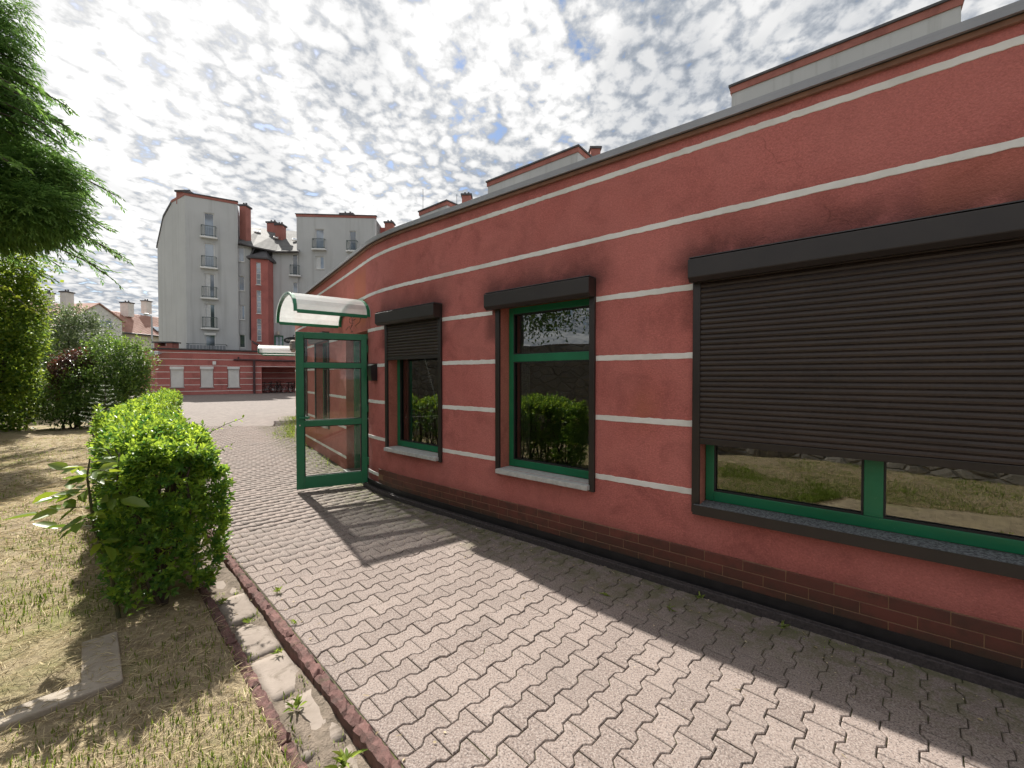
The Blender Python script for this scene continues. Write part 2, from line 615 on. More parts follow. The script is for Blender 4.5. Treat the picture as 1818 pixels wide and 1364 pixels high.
# pavers
t = NT('paver')
rv = t.attr('var')
c = t.mix(t.rnd(), (0.212, 0.168, 0.148), (0.280, 0.226, 0.200))
c = t.mix(rv, c, (0.190, 0.158, 0.142))
sp = t.voro(210, out='Color')
c = t.mix(t.math('MULTIPLY', t.ramp(t.noise(120, 2, 0.7), 0.46, 0.62), 0.7), c, (0.40, 0.35, 0.32))
c = t.mix(t.math('MULTIPLY', t.ramp(t.noise(105, 2, 0.7, t.mapped(loc=(3, 9, 2))), 0.52, 0.64), 0.8), c, (0.085, 0.070, 0.066))
c = t.mix(t.ramp(t.noise(1.3, 5, 0.7), 0.45, 0.8, 0.0, 0.5), c, (0.18, 0.155, 0.14))


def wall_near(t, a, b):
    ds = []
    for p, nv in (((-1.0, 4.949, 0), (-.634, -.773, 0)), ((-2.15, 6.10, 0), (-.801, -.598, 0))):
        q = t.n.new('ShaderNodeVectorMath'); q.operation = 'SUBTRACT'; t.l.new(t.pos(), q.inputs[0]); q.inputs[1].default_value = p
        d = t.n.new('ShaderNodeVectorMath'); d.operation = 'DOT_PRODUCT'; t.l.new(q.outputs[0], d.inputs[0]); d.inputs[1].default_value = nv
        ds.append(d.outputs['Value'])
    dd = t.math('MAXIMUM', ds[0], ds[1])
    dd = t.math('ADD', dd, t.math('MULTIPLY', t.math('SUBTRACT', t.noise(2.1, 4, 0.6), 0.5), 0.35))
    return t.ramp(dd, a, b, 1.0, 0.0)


moss = wall_near(t, 0.10, 0.75)
mo = t.math('MULTIPLY', moss, t.ramp(t.noise(9, 4, 0.7), 0.40, 0.60), clamp=True)
c = t.mix(t.math('MULTIPLY', mo, 0.75), c, (0.105, 0.118, 0.034))
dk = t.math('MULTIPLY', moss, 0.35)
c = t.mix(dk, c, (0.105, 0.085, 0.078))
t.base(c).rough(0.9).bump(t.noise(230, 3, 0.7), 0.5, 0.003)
t.b.inputs['Specular IOR Level'].default_value = 0.25
t = NT('joint_sand')
c = t.mix(t.ramp(t.noise(4, 5, 0.7), 0.4, 0.65), (0.085, 0.070, 0.055), (0.095, 0.105, 0.030))
t.base(c).rough(0.95).bump(t.noise(90, 4, 0.7), 0.6, 0.006)
# courtyard paving too far to tell the pieces apart
t = NT('far_paving')
mp = t.mapped((1, 1, 1), rot=(0, 0, R(44)))
bk = t.n.new('ShaderNodeTexBrick')
bk.inputs['Scale'].default_value = 1.0
bk.inputs['Brick Width'].default_value = 0.2; bk.inputs['Row Height'].default_value = 0.14
bk.inputs['Mortar Size'].default_value = 0.007
bk.inputs['Color1'].default_value = (0.165, 0.135, 0.122, 1); bk.inputs['Color2'].default_value = (0.215, 0.178, 0.160, 1)
bk.inputs['Mortar'].default_value = (0.11, 0.10, 0.075, 1)
t.l.new(mp, bk.inputs['Vector'])
c = t.mix(t.ramp(t.noise(0.6, 5, 0.7), 0.4, 0.75, 0.0, 0.5), bk.outputs['Color'], (0.135, 0.112, 0.102))
t.base(c).rough(0.9)
t = NT('kerb_red')
c = t.mix(t.rnd(), (0.15, 0.078, 0.070), (0.21, 0.110, 0.098))
c = t.mix(t.ramp(t.noise(14, 6, 0.7), 0.4, 0.7), c, (0.10, 0.062, 0.054))
c = t.mix(t.ramp(t.noise(6, 5, 0.7), 0.56, 0.7, 0, 0.7), c, (0.075, 0.075, 0.035))
t.base(c).rough(0.95).bump(t.noise(45, 5, 0.75), 0.9, 0.012)
t = NT('old_concrete')
c = t.mix(t.ramp(t.noise(3, 6, 0.7), 0.3, 0.7), (0.24, 0.20, 0.168), (0.33, 0.28, 0.24))
c = t.mix(t.ramp(t.noise(7, 6, 0.75, dist=0.8), 0.52, 0.66, 0, 0.8), c, (0.16, 0.13, 0.10))
t.base(c).rough(0.95).bump(t.noise(60, 5, 0.7), 0.5, 0.006)
t = NT('soil')
c = t.mix(t.ramp(t.noise(9, 6, 0.7), 0.35, 0.65), (0.27, 0.21, 0.135), (0.46, 0.375, 0.24))
c = t.mix(t.ramp(t.noise(1.4, 4, 0.6), 0.45, 0.7, 0, 0.8), c, (0.45, 0.365, 0.215))
c = t.mix(t.ramp(t.noise(0.8, 5, 0.65, t.mapped(loc=(7, 3, 0))), 0.52, 0.68, 0, 0.75), c, (0.22, 0.225, 0.075))
t.base(c).rough(1.0).bump(t.math('ADD', t.noise(55, 5, 0.75), t.noise(14, 4, 0.6)), 0.9, 0.03)
simple('soil_dark', (0.13, 0.105, 0.080), (0.23, 0.185, 0.145), 20, 1.0, 0.9, 80, 0.012)
simple('slab_concrete', (0.26, 0.22, 0.175), (0.38, 0.33, 0.27), 4, 0.95, 0.5, 50, 0.006)
simple('debris_pale', (0.45, 0.42, 0.38), (0.58, 0.55, 0.50), 30, 0.9)
simple('ground_far', (0.10, 0.10, 0.06), (0.16, 0.14, 0.09), 0.2, 1.0)


def leafmat(name, dark, light, trans=0.35, rough=0.42, spec=0.4, tcol=None):
    t = NT(name)
    v = t.attr('var')
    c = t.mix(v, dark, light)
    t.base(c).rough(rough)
    t.b.inputs['Specular IOR Level'].default_value = spec
    tl = t.n.new('ShaderNodeBsdfTranslucent')
    tcx = t.mix(v, tuple(x * 1.3 for x in dark), tcol or tuple(x * 1.5 for x in light))
    t.l.new(tcx, tl.inputs[0])
    mx = t.n.new('ShaderNodeMixShader'); mx.inputs[0].default_value = trans
    t.l.new(t.b.outputs[0], mx.inputs[1]); t.l.new(tl.outputs[0], mx.inputs[2])
    t.l.new(mx.outputs[0], t.out.inputs[0])
    return t.m


leafmat('hedge_leaf', (0.062, 0.165, 0.030), (0.260, 0.420, 0.055), 0.48, 0.36, 0.45, (0.60, 0.76, 0.07))
leafmat('walnut_leaf', (0.060, 0.130, 0.020), (0.17, 0.24, 0.03), 0.40, 0.34, 0.6, (0.42, 0.50, 0.03))
leafmat('tree_leaf', (0.080, 0.165, 0.042), (0.260, 0.430, 0.095), 0.60, 0.5, 0.35, (0.18, 0.30, 0.06))
leafmat('ivy_leaf', (0.060, 0.140, 0.022), (0.230, 0.320, 0.045), 0.48, 0.45, 0.35, (0.52, 0.62, 0.06))
leafmat('shrub_leaf', (0.055, 0.125, 0.032), (0.190, 0.300, 0.060), 0.46, 0.42, 0.45, (0.26, 0.38, 0.05))
leafmat('shrub_leaf_dull', (0.070, 0.115, 0.050), (0.190, 0.240, 0.100), 0.36, 0.45, 0.45)
leafmat('purple_leaf', (0.045, 0.028, 0.024), (0.130, 0.065, 0.050), 0.30, 0.35, 0.6, (0.22, 0.06, 0.04))
leafmat('fir_needle', (0.055, 0.095, 0.045), (0.15, 0.19, 0.10), 0.25, 0.5, 0.4)
leafmat('grass_green', (0.13, 0.21, 0.03), (0.33, 0.40, 0.075), 0.45, 0.5, 0.3, (0.50, 0.60, 0.10))
leafmat('grass_dry', (0.26, 0.20, 0.11), (0.72, 0.62, 0.40), 0.25, 0.7, 0.2)
simple('bark', (0.055, 0.042, 0.032), (0.10, 0.080, 0.062), 14, 0.95, 0.8, 40, 0.01)
simple('twig_green', (0.06, 0.07, 0.03), (0.09, 0.08, 0.04), 14, 0.8)

t = NT('roof_tile_red')
tc_ = t.pos()
c = t.mix(t.ramp(t.noise(0.5, 4, 0.6), 0.3, 0.7), (0.36, 0.20, 0.155), (0.45, 0.27, 0.22))
t.base(c).rough(0.8)
t = NT('roof_slate')
c = t.mix(t.ramp(t.noise(0.8, 5, 0.7), 0.35, 0.7), (0.085, 0.085, 0.085), (0.15, 0.15, 0.145))
wv = t.n.new('ShaderNodeTexWave'); wv.bands_direction = 'Z'; wv.inputs['Scale'].default_value = 1.6; wv.inputs['Distortion'].default_value = 0.4
t.l.new(t.pos(), wv.inputs['Vector'])
t.base(c).rough(0.8).bump(wv.outputs['Fac'], 0.5, 0.06)
simple('lead_dark', (0.055, 0.052, 0.056), (0.085, 0.08, 0.085), 2, 0.6)
simple('maroon_metal', (0.055, 0.026, 0.030), (0.08, 0.036, 0.04), 4, 0.5)
simple('cream_wall', (0.62, 0.58, 0.48), (0.68, 0.64, 0.54), 0.6, 0.9)
simple('chimney_plaster', (0.58, 0.57, 0.54), (0.68, 0.67, 0.64), 2, 0.9, 0.3, 8, 0.03)
simple('rail_metal', (0.05, 0.075, 0.07), (0.07, 0.10, 0.095), 3, 0.5, metallic=0.2)
simple('balcony_panel', (0.20, 0.215, 0.235), (0.25, 0.265, 0.285), 2, 0.6)
simple('lamp_grey', (0.42, 0.44, 0.46), (0.50, 0.52, 0.54), 3, 0.5, metallic=0.3)
simple('bike_dark', (0.012, 0.012, 0.014), (0.03, 0.03, 0.034), 6, 0.4, metallic=0.2)
simple('sign_black', (0.012, 0.013, 0.018), (0.018, 0.02, 0.026), 4, 0.4)
simple('sign_letters', (0.62, 0.62, 0.64), (0.68, 0.68, 0.70), 4, 0.6)
simple('beige_paint', (0.42, 0.38, 0.33), (0.48, 0.43, 0.38), 5, 0.7)
simple('steel', (0.50, 0.50, 0.50), (0.60, 0.60, 0.60), 8, 0.35, metallic=0.9)
t = NT('stone_wall')
v = t.voro(3.6, t.mapped((1, 1, 1.7)), 'DISTANCE_TO_EDGE')
vc = t.voro(3.6, t.mapped((1, 1, 1.7)), 'F1', 'Color')
c = t.mix(vc, (0.17, 0.155, 0.13), (0.26, 0.24, 0.205))
c = t.mix(t.ramp(v, 0.0, 0.05, 0.45, 0.0), c, (0.13, 0.118, 0.10))
c = t.mix(t.ramp(t.noise(5, 6, 0.7), 0.35, 0.7, 0.0, 0.6), c, (0.30, 0.275, 0.235))
t.base(c).rough(0.95).bump(t.math('ADD', t.ramp(v, 0.0, 0.12), t.math('MULTIPLY', t.noise(9, 6, 0.75), 1.4)), 0.9, 0.05)
M = MATS


# ------------------------------------------------------------------ plan of the red pavilion's curved front
def bez(a, b, c, n):
    return [tuple((1 - k / n) ** 2 * a[i] + 2 * (1 - k / n) * (k / n) * b[i] + (k / n) ** 2 * c[i] for i in (0, 1)) for k in range(n + 1)]


P00, P0 = (-8.75, 17.0), (-5.53, 10.63)
S1, SC_, S2 = (-2.06, 5.98), (-1.749, 5.564), (-1.25, 5.154)
PEND = (6.6, 5.154 - 0.8196 * 7.85)
PATH = [P00] + bez((-5.85, 11.26), P0, (-5.12, 10.08), 6) + bez(S1, SC_, S2, 14) + [PEND]
PATH = [Vector(p) for p in PATH]
CUM = [0.0]
for a, b in zip(PATH, PATH[1:]):
    CUM.append(CUM[-1] + (b - a).length)
SLEN = CUM[-1]


def W(s):
    s = min(max(s, 0.0), SLEN)
    for i in range(len(PATH) - 1):
        if s <= CUM[i + 1] or i == len(PATH) - 2:
            k = (s - CUM[i]) / (CUM[i + 1] - CUM[i])
            break
    seg = (PATH[i + 1] - PATH[i]).normalized()
    # smooth tangent at the knots
    def tan(j):
        a = PATH[max(j - 1, 0)]; b = PATH[min(j + 1, len(PATH) - 1)]
        ta = (PATH[j] - a).normalized() if j > 0 else (b - PATH[j]).normalized()
        tb = (b - PATH[j]).normalized() if j < len(PATH) - 1 else ta
        return (ta + tb).normalized()
    L = CUM[i + 1] - CUM[i]
    if L < 0.5:
        t = (tan(i) * (1 - k) + tan(i + 1) * k).normalized()
    else:
        t = seg
    return PATH[i] + (PATH[i + 1] - PATH[i]) * k, t, Vector((t.y, -t.x))


def wp(s, o, z):
    p, t, n = W(s)
    return (p.x + n.x * o, p.y + n.y * o, z)


def s_px(px):
    r = ratio(px)
    lo, hi = CUM[7] * 0.2, SLEN
    best = None
    ss = np.linspace(0.05, SLEN, 3000)
    prev = None
    for s in ss:
        p = W(s)[0]
        g = p.x - r * p.y
        if prev is not None and prev <= 0 < g and p.y > 0:
            best = s
        prev = g
    return best


def s_xy(x, y):
    ss = np.linspace(0, SLEN, 4000)
    d = [(W(s)[0] - Vector((x, y))).length for s in ss]
    return float(ss[int(np.argmin(d))])


def chord(s0, s1):
    a, b = W(s0)[0], W(s1)[0]
    return Frame((a.x, a.y), (b.x, b.y))


def s_grid(s0, s1, step):
    """break points along the front: the path's own knots plus even steps"""
    k = {s0, s1}
    k |= {c for c in CUM if s0 < c < s1}
    n = max(1, int((s1 - s0) / step))
    k |= {s0 + (s1 - s0) * i / n for i in range(n + 1)}
    k = sorted(k)
    out = [k[0]]
    for x in k[1:]:
        if x - out[-1] > 0.004 or x == s1:
            out.append(x)
    return out


def roof_dz(s):
    """the roof edge falls slightly towards the near end"""
    return .075 * min(1.0, max(0.0, (S_LOW - s) / S_RUN))


def strip(mb, s0, s1, o0, o1, z0, z1, step=0.25, roof=False):
    """a bar that follows the front, closed on all sides"""
    g = s_grid(s0, s1, step)
    b = len(mb.v)
    for s in g:
        e = roof_dz(s) if roof else 0.0
        mb.v += [wp(s, o0, z0 + e), wp(s, o1, z0 + e), wp(s, o1, z1 + e), wp(s, o0, z1 + e)]
    for i in range(len(g) - 1):
        for k in range(4):
            a = b + i * 4 + k; c = b + i * 4 + (k + 1) % 4
            mb.f.append((a, c, c + 4, a + 4))
    mb.f.append((b, b + 1, b + 2, b + 3))
    e = b + (len(g) - 1) * 4
    mb.f.append((e + 3, e + 2, e + 1, e))
    return mb


ROOF_Z = 3.325
STRIPE_Z = dict(A=3.21, B=2.71, C=2.21, D=1.71, E=1.21, F=0.71, G=0.21)
s_bend = s_xy(-2.08, 6.0)
s_small = (s_px(690), s_px(780))
s_tall = (s_px(888), s_px(1047))
s_big0 = s_px(1244)
s_big = (s_big0, s_big0 + 2.86)
s_door1 = s_xy(-2.05, 5.97) - 0.02
s_door = (s_door1 - 1.14, s_door1)
s_wl1 = (s_xy(*[(lambda t: -2.0 - .598 * t)(3.45), (lambda t: 5.9 + .801 * t)(3.45)]), 0)
s_wl1 = (s_wl1[0], s_wl1[0] + 1.05)
s_wl2 = (s_wl1[0] - 2.0, s_wl1[0] - 0.95)
SILL, HEAD = 0.63, 2.26
S_LOW, S_RUN = s_px(1300), s_px(1300) - s_bend
OPEN = [(s_small[0], s_small[1], SILL, HEAD), (s_tall[0], s_tall[1], SILL, HEAD), (s_big[0], s_big[1], SILL, HEAD),
        (s_door[0], s_door[1], 0.0, 2.22), (s_wl1[0], s_wl1[1], SILL, HEAD), (s_wl2[0], s_wl2[1], SILL, HEAD)]
BOXTOP = 2.388

pav = empty('red_pavilion', (0.0, 6.0, 0.0), 'single-storey red stucco building with white stripes and a curved front', 'building')


def pavilion_wall():
    gs = set(s_grid(0.0, SLEN, 0.09))
    for o in OPEN:
        gs |= {o[0], o[1]}
    gs = sorted(gs)
    keep = [gs[0]]
    fixed = {x for o in OPEN for x in o[:2]}
    for x in gs[1:]:
        if x - keep[-1] < 0.012:
            if x in fixed:
                keep[-1] = x
            continue
        keep.append(x)
    gs = keep
    zs = sorted(set([round(k * 0.0985714, 4) for k in range(36)] + [SILL, HEAD, 2.22, 0.0]))
    z2 = [zs[0]]
    for z in zs[1:]:
        if z - z2[-1] < 0.012:
            if z in (SILL, HEAD, 2.22):
                z2[-1] = z
            continue
        z2.append(z)
    zs = z2
    zs = [z for z in zs if z < ROOF_Z - .03] + [ROOF_Z]
    verts, faces, stain, patch_sun = [], [], [], []
    idx = {}
    boxes = [(s_small[0] - .12, s_small[1] + .04, .9), (s_tall[0] - .14, s_tall[1] + .02, 1.0), (s_big[0] - .06, s_big[1] + .06, 1.0)]
    for i, s in enumerate(gs):
        for j, z in enumerate(zs):
            idx[i, j] = len(verts)
            verts.append(wp(s, 0.0, z + (roof_dz(s) if z == ROOF_Z else 0)))
            st = 0.0
            for a, b, k in boxes:
                e = max(a - s, 0, s - b)
                if z > BOXTOP - .1:
                    st = max(st, .80 * k * math.exp(-(e / .14) ** 2) * math.exp(-(max(0, z - BOXTOP) / .20) ** 1.3))
                elif z > 1.95:
                    st = max(st, .55 * k * math.exp(-(e / .07) ** 2))
                if z < SILL - .02:
                    st = max(st, .30 * math.exp(-(e / .08) ** 2) * math.exp(-(SILL - z) / .12))
            if z > 3.26:
                st = max(st, 0.35)
            if z < 0.36:
                st = max(st, 0.45 * (1 - max(0, z - .26) / .1))
            stain.append(min(1, st))
            pch = 0.0
            if s < s_bend - 0.02:
                pch = 0.25  # whole left run tinted orange: grazing sunlight put into its colour
                if s_bend - 0.6 < s < s_bend - 0.03 and 2.3 < z < 3.1:
                    pch = 0.75
            # newer repaint above the large window
            if s > s_big[0] + 1.16 and 2.42 < z < 2.69:
                pch = 0.22
            e = math.hypot((s - (s_big[0] - .42)) / .09, (z - 1.30) / .13)
            pch = max(pch, .5 * math.exp(-e * e))
            patch_sun.append(pch)
    for i in range(len(gs) - 1):
        for j in range(len(zs) - 1):
            sm, zm = (gs[i] + gs[i + 1]) / 2, (zs[j] + zs[j + 1]) / 2
            if any(o[0] < sm < o[1] and o[2] < zm < o[3] for o in OPEN):
                continue
            faces.append((idx[i, j], idx[i + 1, j], idx[i + 1, j + 1], idx[i, j + 1]))
    me = bpy.data.meshes.new('wall')
    org = ORIGIN[pav.name]
    me.from_pydata([(x - org.x, y - org.y, z - org.z) for x, y, z in verts], [], faces)
    for nm, data in (('stain', stain), ('patch', patch_sun)):
        a = me.attributes.new(nm, 'FLOAT', 'POINT')
        a.data.foreach_set('value', data)
    me.polygons.foreach_set('use_smooth', [True] * len(me.polygons))
    link('wall', me, M['stucco_red'], pav)
    # reveals of the openings
    mb = MB()
    for o in OPEN:
        F = chord(o[0], o[1]); L = F.len; d = -0.24
        p = F.pt
        mb.add([p(0, 0, o[2]), p(0, d, o[2]), p(0, d, o[3]), p(0, 0, o[3])], [(0, 1, 2, 3)])
        mb.add([p(L, 0, o[2]), p(L, d, o[2]), p(L, d, o[3]), p(L, 0, o[3])], [(3, 2, 1, 0)])
        mb.add([p(0, 0, o[3]), p(0, d, o[3]), p(L, d, o[3]), p(L, 0, o[3])], [(0, 1, 2, 3)])
        mb.add([p(0, 0, o[2]), p(0, d, o[2]), p(L, d, o[2]), p(L, 0, o[2])], [(3, 2, 1, 0)])
    mb.build('window_reveal', M['stucco_red_reveal'], pav, recalc=False)
    # inner shell: back of the front wall, rear wall, ceiling, floor
    mb = MB()
    g2 = gs[::3] + [gs[-1]]
    for a, b in zip(gs, gs[1:]):
        sm = (a + b) / 2
        zz = [0.0, ROOF_Z]
        holes = [o for o in OPEN if o[0] < sm < o[1]]
        spans = [(0, ROOF_Z)] if not holes else [(0, holes[0][2]), (holes[0][3], ROOF_Z)]
        for z0, z1 in spans:
            if z1 - z0 > .01:
                mb.add([wp(a, -.24, z0), wp(b, -.24, z0), wp(b, -.24, z1), wp(a, -.24, z1)], [(3, 2, 1, 0)])
    for a, b in zip(g2, g2[1:]):
        if b - a < .01:
            continue
        mb.add([wp(a, -5.0, 0), wp(b, -5.0, 0), wp(b, -5.0, ROOF_Z), wp(a, -5.0, ROOF_Z)], [(0, 1, 2, 3)])
    for s in (0.0, SLEN):
        mb.add([wp(s, 0, 0), wp(s, -5, 0), wp(s, -5, ROOF_Z), wp(s, 0, ROOF_Z)], [(0, 1, 2, 3)])
    mb.build('interior_wall', M['interior_wall'], pav, recalc=False)
    mb = MB()
    for a, b in zip(g2, g2[1:]):
        if b - a < .01:
            continue
        mb.add([wp(a, -.001, .03), wp(b, -.001, .03), wp(b, -5, .03), wp(a, -5, .03)], [(0, 1, 2, 3)])
    mb.build('floor', M['interior_floor'], pav, recalc=False)
    mb = MB()
    strip(mb, 0.0, SLEN, -5.05, 0.03, ROOF_Z + .002, ROOF_Z + .03, .3, roof=True)
    mb.build('roof', M['roofing_felt'], pav)
    mb = MB()
    strip(mb, 0.0, SLEN, -0.10, 0.055, ROOF_Z + .032, ROOF_Z + .050, .25, roof=True)
    strip(mb, 0.0, SLEN, 0.036, 0.0552, ROOF_Z - .002, ROOF_Z + .0315, .25, roof=True)
    mb.build('roof_flashing', M['flashing_grey'], pav)
    mb = MB()
    strip(mb, 0.0, SLEN, 0.003, 0.024, ROOF_Z - .032, ROOF_Z - .003, .25, roof=True)
    mb.build('soffit_board', M['soffit_wood'], pav)


pavilion_wall()


# white stripes: each run between openings is a part of its own
def stripe(s0, s1, z):
    g = s_grid(s0, s1, 0.035)
    mb = MB()
    b = 0
    h = 0.0225
    for s in g:
        e0 = random.gauss(0, .0016); e1 = random.gauss(0, .0016)
        mb.v += [wp(s, 0.0005, z - h + e0), wp(s, .004, z - h + .002 + e0), wp(s, .004, z + h - .002 + e1), wp(s, .0005, z + h + e1)]
    for i in range(len(g) - 1):
        for k in range(3):
            a = i * 4 + k
            mb.f.append((a, a + 4, a + 5, a + 1))
    mb.build('stripe', M['stripe_white'], pav, recalc=False)


stripe(0.3, SLEN, STRIPE_Z['A'])
stripe(0.3, SLEN, STRIPE_Z['B'])
ends = sorted([(o[0] - .055, o[1] + .055) for o in OPEN])
for key in 'CDEF':
    z = STRIPE_Z[key]
    cur = 0.3
    for a, b in ends:
        is_door = abs(b - .055 - s_door[1]) < .01
        if is_door:
            a, b = s_door[0] - .0, s_door[1] + .0
        if key == 'C' and not is_door:
            a -= .056 if abs(a + .055 - s_big[0]) > .01 else .004; b += .001
        stripe(cur, a, z)
        cur = b
    stripe(cur, SLEN, z)
plinth_s0 = s_px(673)
stripe(s_door[1], plinth_s0 - .01, STRIPE_Z['G'])
stripe(0.3, s_door[0], STRIPE_Z['G'])
# small chips of broken render hanging off the upper stripe
# plinth of clinker tiles
TL, TH, TG = 0.242, 0.068, 0.004
mb = MB()
strip(mb, plinth_s0, SLEN, 0.0, 0.0158, 0.0, 0.302, .2)
mb.build('plinth_grout', M['tile_grout'], pav)
tm = MB(); hx = TL / 2
tm.hexa([(-hx, 0, 0), (hx, 0, 0), (hx, .0145, 0), (-hx, .0145, 0), (-hx, 0, TH), (hx, 0, TH), (hx, .0145, TH), (-hx, .0145, TH)])
tile_me = bpy.data.meshes.new('plinth_tile'); tile_me.from_pydata(tm.v, [], tm.f); tile_me.materials.append(M['plinth_tile'])
_bm = bmesh.new(); _bm.from_mesh(tile_me); bmesh.ops.recalc_face_normals(_bm, faces=_bm.faces)
bmesh.ops.bevel(_bm, geom=[e for e in _bm.edges], offset=.0016, segments=1, affect='EDGES'); _bm.to_mesh(tile_me); _bm.free()
s_vis = s_px(1817) + 0.8
for row in range(4):
    z = 0.302 - (row + 1) * (TH + TG) + TG
    s = plinth_s0 + (0.12 if row % 2 else 0.0) + TL / 2 + .004
    while s < s_vis:
        p, tt, n_ = W(s)
        o = bpy.data.objects.new('plinth_tile', tile_me); COL.objects.link(o); o.parent = pav
        o.rotation_euler = (random.gauss(0, .004), 0, math.atan2(n_.y, n_.x) - math.pi / 2)
        q = Vector((p.x + n_.x * .003, p.y + n_.y * .003, z)) - ORIGIN[pav.name]
        o.location = q
        s += TL + TG

# drain strip at the foot of the front
dr = empty('wall_drain', (*W(s_bend + 1.5)[0], 0.0), 'narrow black plastic drain strip along the foot of the red wall', 'drain')
mb = MB()
strip(mb, s_door[1] + .02, SLEN, .016, .070, -.01, .030, .2)
strip(mb, s_door[1] + .02, SLEN, .0185, .026, .030, .112, .2)
mb.build('channel', M['drain_plastic'], dr)
mb = MB()
strip(mb, s_door[1] + .02, SLEN, .066, .070, .030, .060, .2)
strip(mb, s_door[1] + .02, SLEN, .0702, .088, -.01, .046, .2)
mb.build('rail', M['drain_rail'], dr, bevel=.004)


# ------------------------------------------------------------------ windows with roller shutters, parts of the pavilion
def slat_mesh(L, h=0.037):
    prof = [(0.0, 0.0), (0.0075, h * .12), (0.0105, h * .45), (0.0075, h * .82), (0.001, h * .94), (0.001, h)]
    v, f = [], []
    for x in (0, L):
        for o, z in prof:
            v.append((x, o, z))
    n = len(prof)
    for k in range(n - 1):
        f.append((k, k + n, k + n + 1, k + 1))
    me = bpy.data.meshes.new('slat'); me.from_pydata(v, [], f); me.materials.append(M['slat_brown'])
    return me


def window(rng, label, panes, transom=None, drop=None, e0=-.11, sill_mat='sill_grey', curtain=True, box=True, sill_big=False):
    F = chord(*rng); L = F.len
    fo0, fo1 = -.19, -.125            # frame set back in the opening
    z0, z1 = SILL + .005, HEAD - .004
    fw = .062
    wdw = MB()
    w = F
    wdw.fbox(F, .004, fw, fo0, fo1, z0, z1)
    wdw.fbox(F, L - fw, L - .004, fo0, fo1, z0, z1)
    wdw.fbox(F, fw + .001, L - fw - .001, fo0, fo1, z0, z0 + fw + .01)
    wdw.fbox(F, fw + .001, L - fw - .001, fo0, fo1, z1 - fw, z1)
    cuts = [fw]
    for k in range(1, panes):
        c = L * k / panes
        wdw.fbox(F, c - .045, c + .045, fo0, fo1 + .004, z0 + fw + .011, z1 - fw - .001)
        cuts += [c - .045, c + .045]
    cuts.append(L - fw)
    spans = list(zip(cuts[::2], cuts[1::2]))
    zs = [(z0 + fw + .01, z1 - fw)]
    if transom:
        for a, b in spans:
            wdw.fbox(F, a + .001, b - .001, fo0, fo1 + .003, transom - .038, transom + .038)
        zs = [(z0 + fw + .01, transom - .038), (transom + .038, z1 - fw)]
    wo_ = wdw.build('window', M['green_paint'], pav, bevel=.004)
    wo_['label'] = label
    # sash beads and panes
    for a, b in spans:
        for c, d in zs:
            mb = MB()
            for q in ((a, a + .012, c, d), (b - .012, b, c, d), (a + .012, b - .012, c, c + .012), (a + .012, b - .012, d - .012, d)):
                mb.fbox(F, q[0], q[1], fo1 - .022, fo1 - .004, q[2], q[3])
            mb.build('gasket', M['rubber_black'], wo_)
            mb = MB(); p = F.pt
            mb.add([p(a, fo1 - .03, c), p(b, fo1 - .03, c), p(b, fo1 - .03, d), p(a, fo1 - .03, d)], [(0, 1, 2, 3)])
            mb.build('pane', M['window_glass'], wo_, recalc=False)
    if curtain:
        mb = MB(); n = 7; w_ = .10
        for k in range(n):
            u0 = fw + .05 + w_ * k / n
            mb.fbox(F, u0, u0 + w_ / n * .92, -.215 - .010 * (k % 2), -.205 - .010 * (k % 2), z0 + .02, z1 - .02)
        mb.build('curtain', M['curtain_white'], wo_)
    # sill
    mb = MB()
    if sill_big:
        mb.fbox(F, .004, L - .004, -.126, -.002, SILL - .035, SILL + .004)
        mb.fbox(F, -.03, L + .03, .0015, .062, SILL - .035, SILL + .0035)
        so_ = mb.build('sill', M[sill_mat], wo_)
        mb = MB()
        mb.fbox(F, -.034, L + .034, .0625, .068, SILL - .062, SILL + .006)
        mb.build('sill_edge', M['shutter_brown'], wo_)
    else:
        mb.fbox(F, .004, L - .004, -.126, .0, SILL - .04, SILL + .003)
        mb.fbox(F, -.012, L + .012, .0005, .075, SILL - .045, SILL - .0)
        mb.build('sill', M[sill_mat], wo_, bevel=.006)
    # roller shutter
    mb = MB()
    e1 = .055
    prof = [(.0, 2.235), (.10, 2.222), (.135, 2.25), (.135, BOXTOP - .010), (.0, BOXTOP)]
    v = [F.pt(u, o, z) for u in (e0, L + e1) for o, z in prof]
    n = len(prof)
    f = [tuple(range(n)), tuple(reversed(range(n, 2 * n)))] + [(k, (k + 1) % n, (k + 1) % n + n, k + n) for k in range(n)]
    mb.add(v, f)
    sh = mb.build('roller_shutter', M['shutter_brown'], pav, bevel=.004)
    mb = MB()
    mb.fbox(F, e0 + .004, L + e1 - .004, -.001, .122, BOXTOP + .0, BOXTOP + .006)
    mb.build('box_lid', M['lead_dark'], sh)
    for u0, u1 in ((-.052, .0), (L, L + .052)):
        mb = MB()
        mb.fbox(F, u0, u1, .001, .028, SILL - .06, 2.236)
        rl = mb.build('guide_rail', M['shutter_brown'], sh, bevel=.003)
        for zb in (SILL + .02, SILL + .55, SILL + 1.08, 2.17):
            pass
    bot = drop if drop else 2.19
    z = bot + .045
    me = slat_mesh(L + .03)
    ang = math.atan2(F.t.y, F.t.x)
    while z < 2.24:
        o = bpy.data.objects.new('slat', me); COL.objects.link(o); o.parent = sh
        o.location = Vector(F.pt(L + .015, .010, z)) - ORIGIN[sh.name]
        o.rotation_euler = (random.gauss(0, .01), 0, ang + math.pi)
        z += .037
    if drop:
        mb = MB(); mb.fbox(F, -.01, L + .01, .004, .020, bot, bot + .045)
        mb.build('bottom_bar', M['shutter_brown'], sh, bevel=.003)
    return F


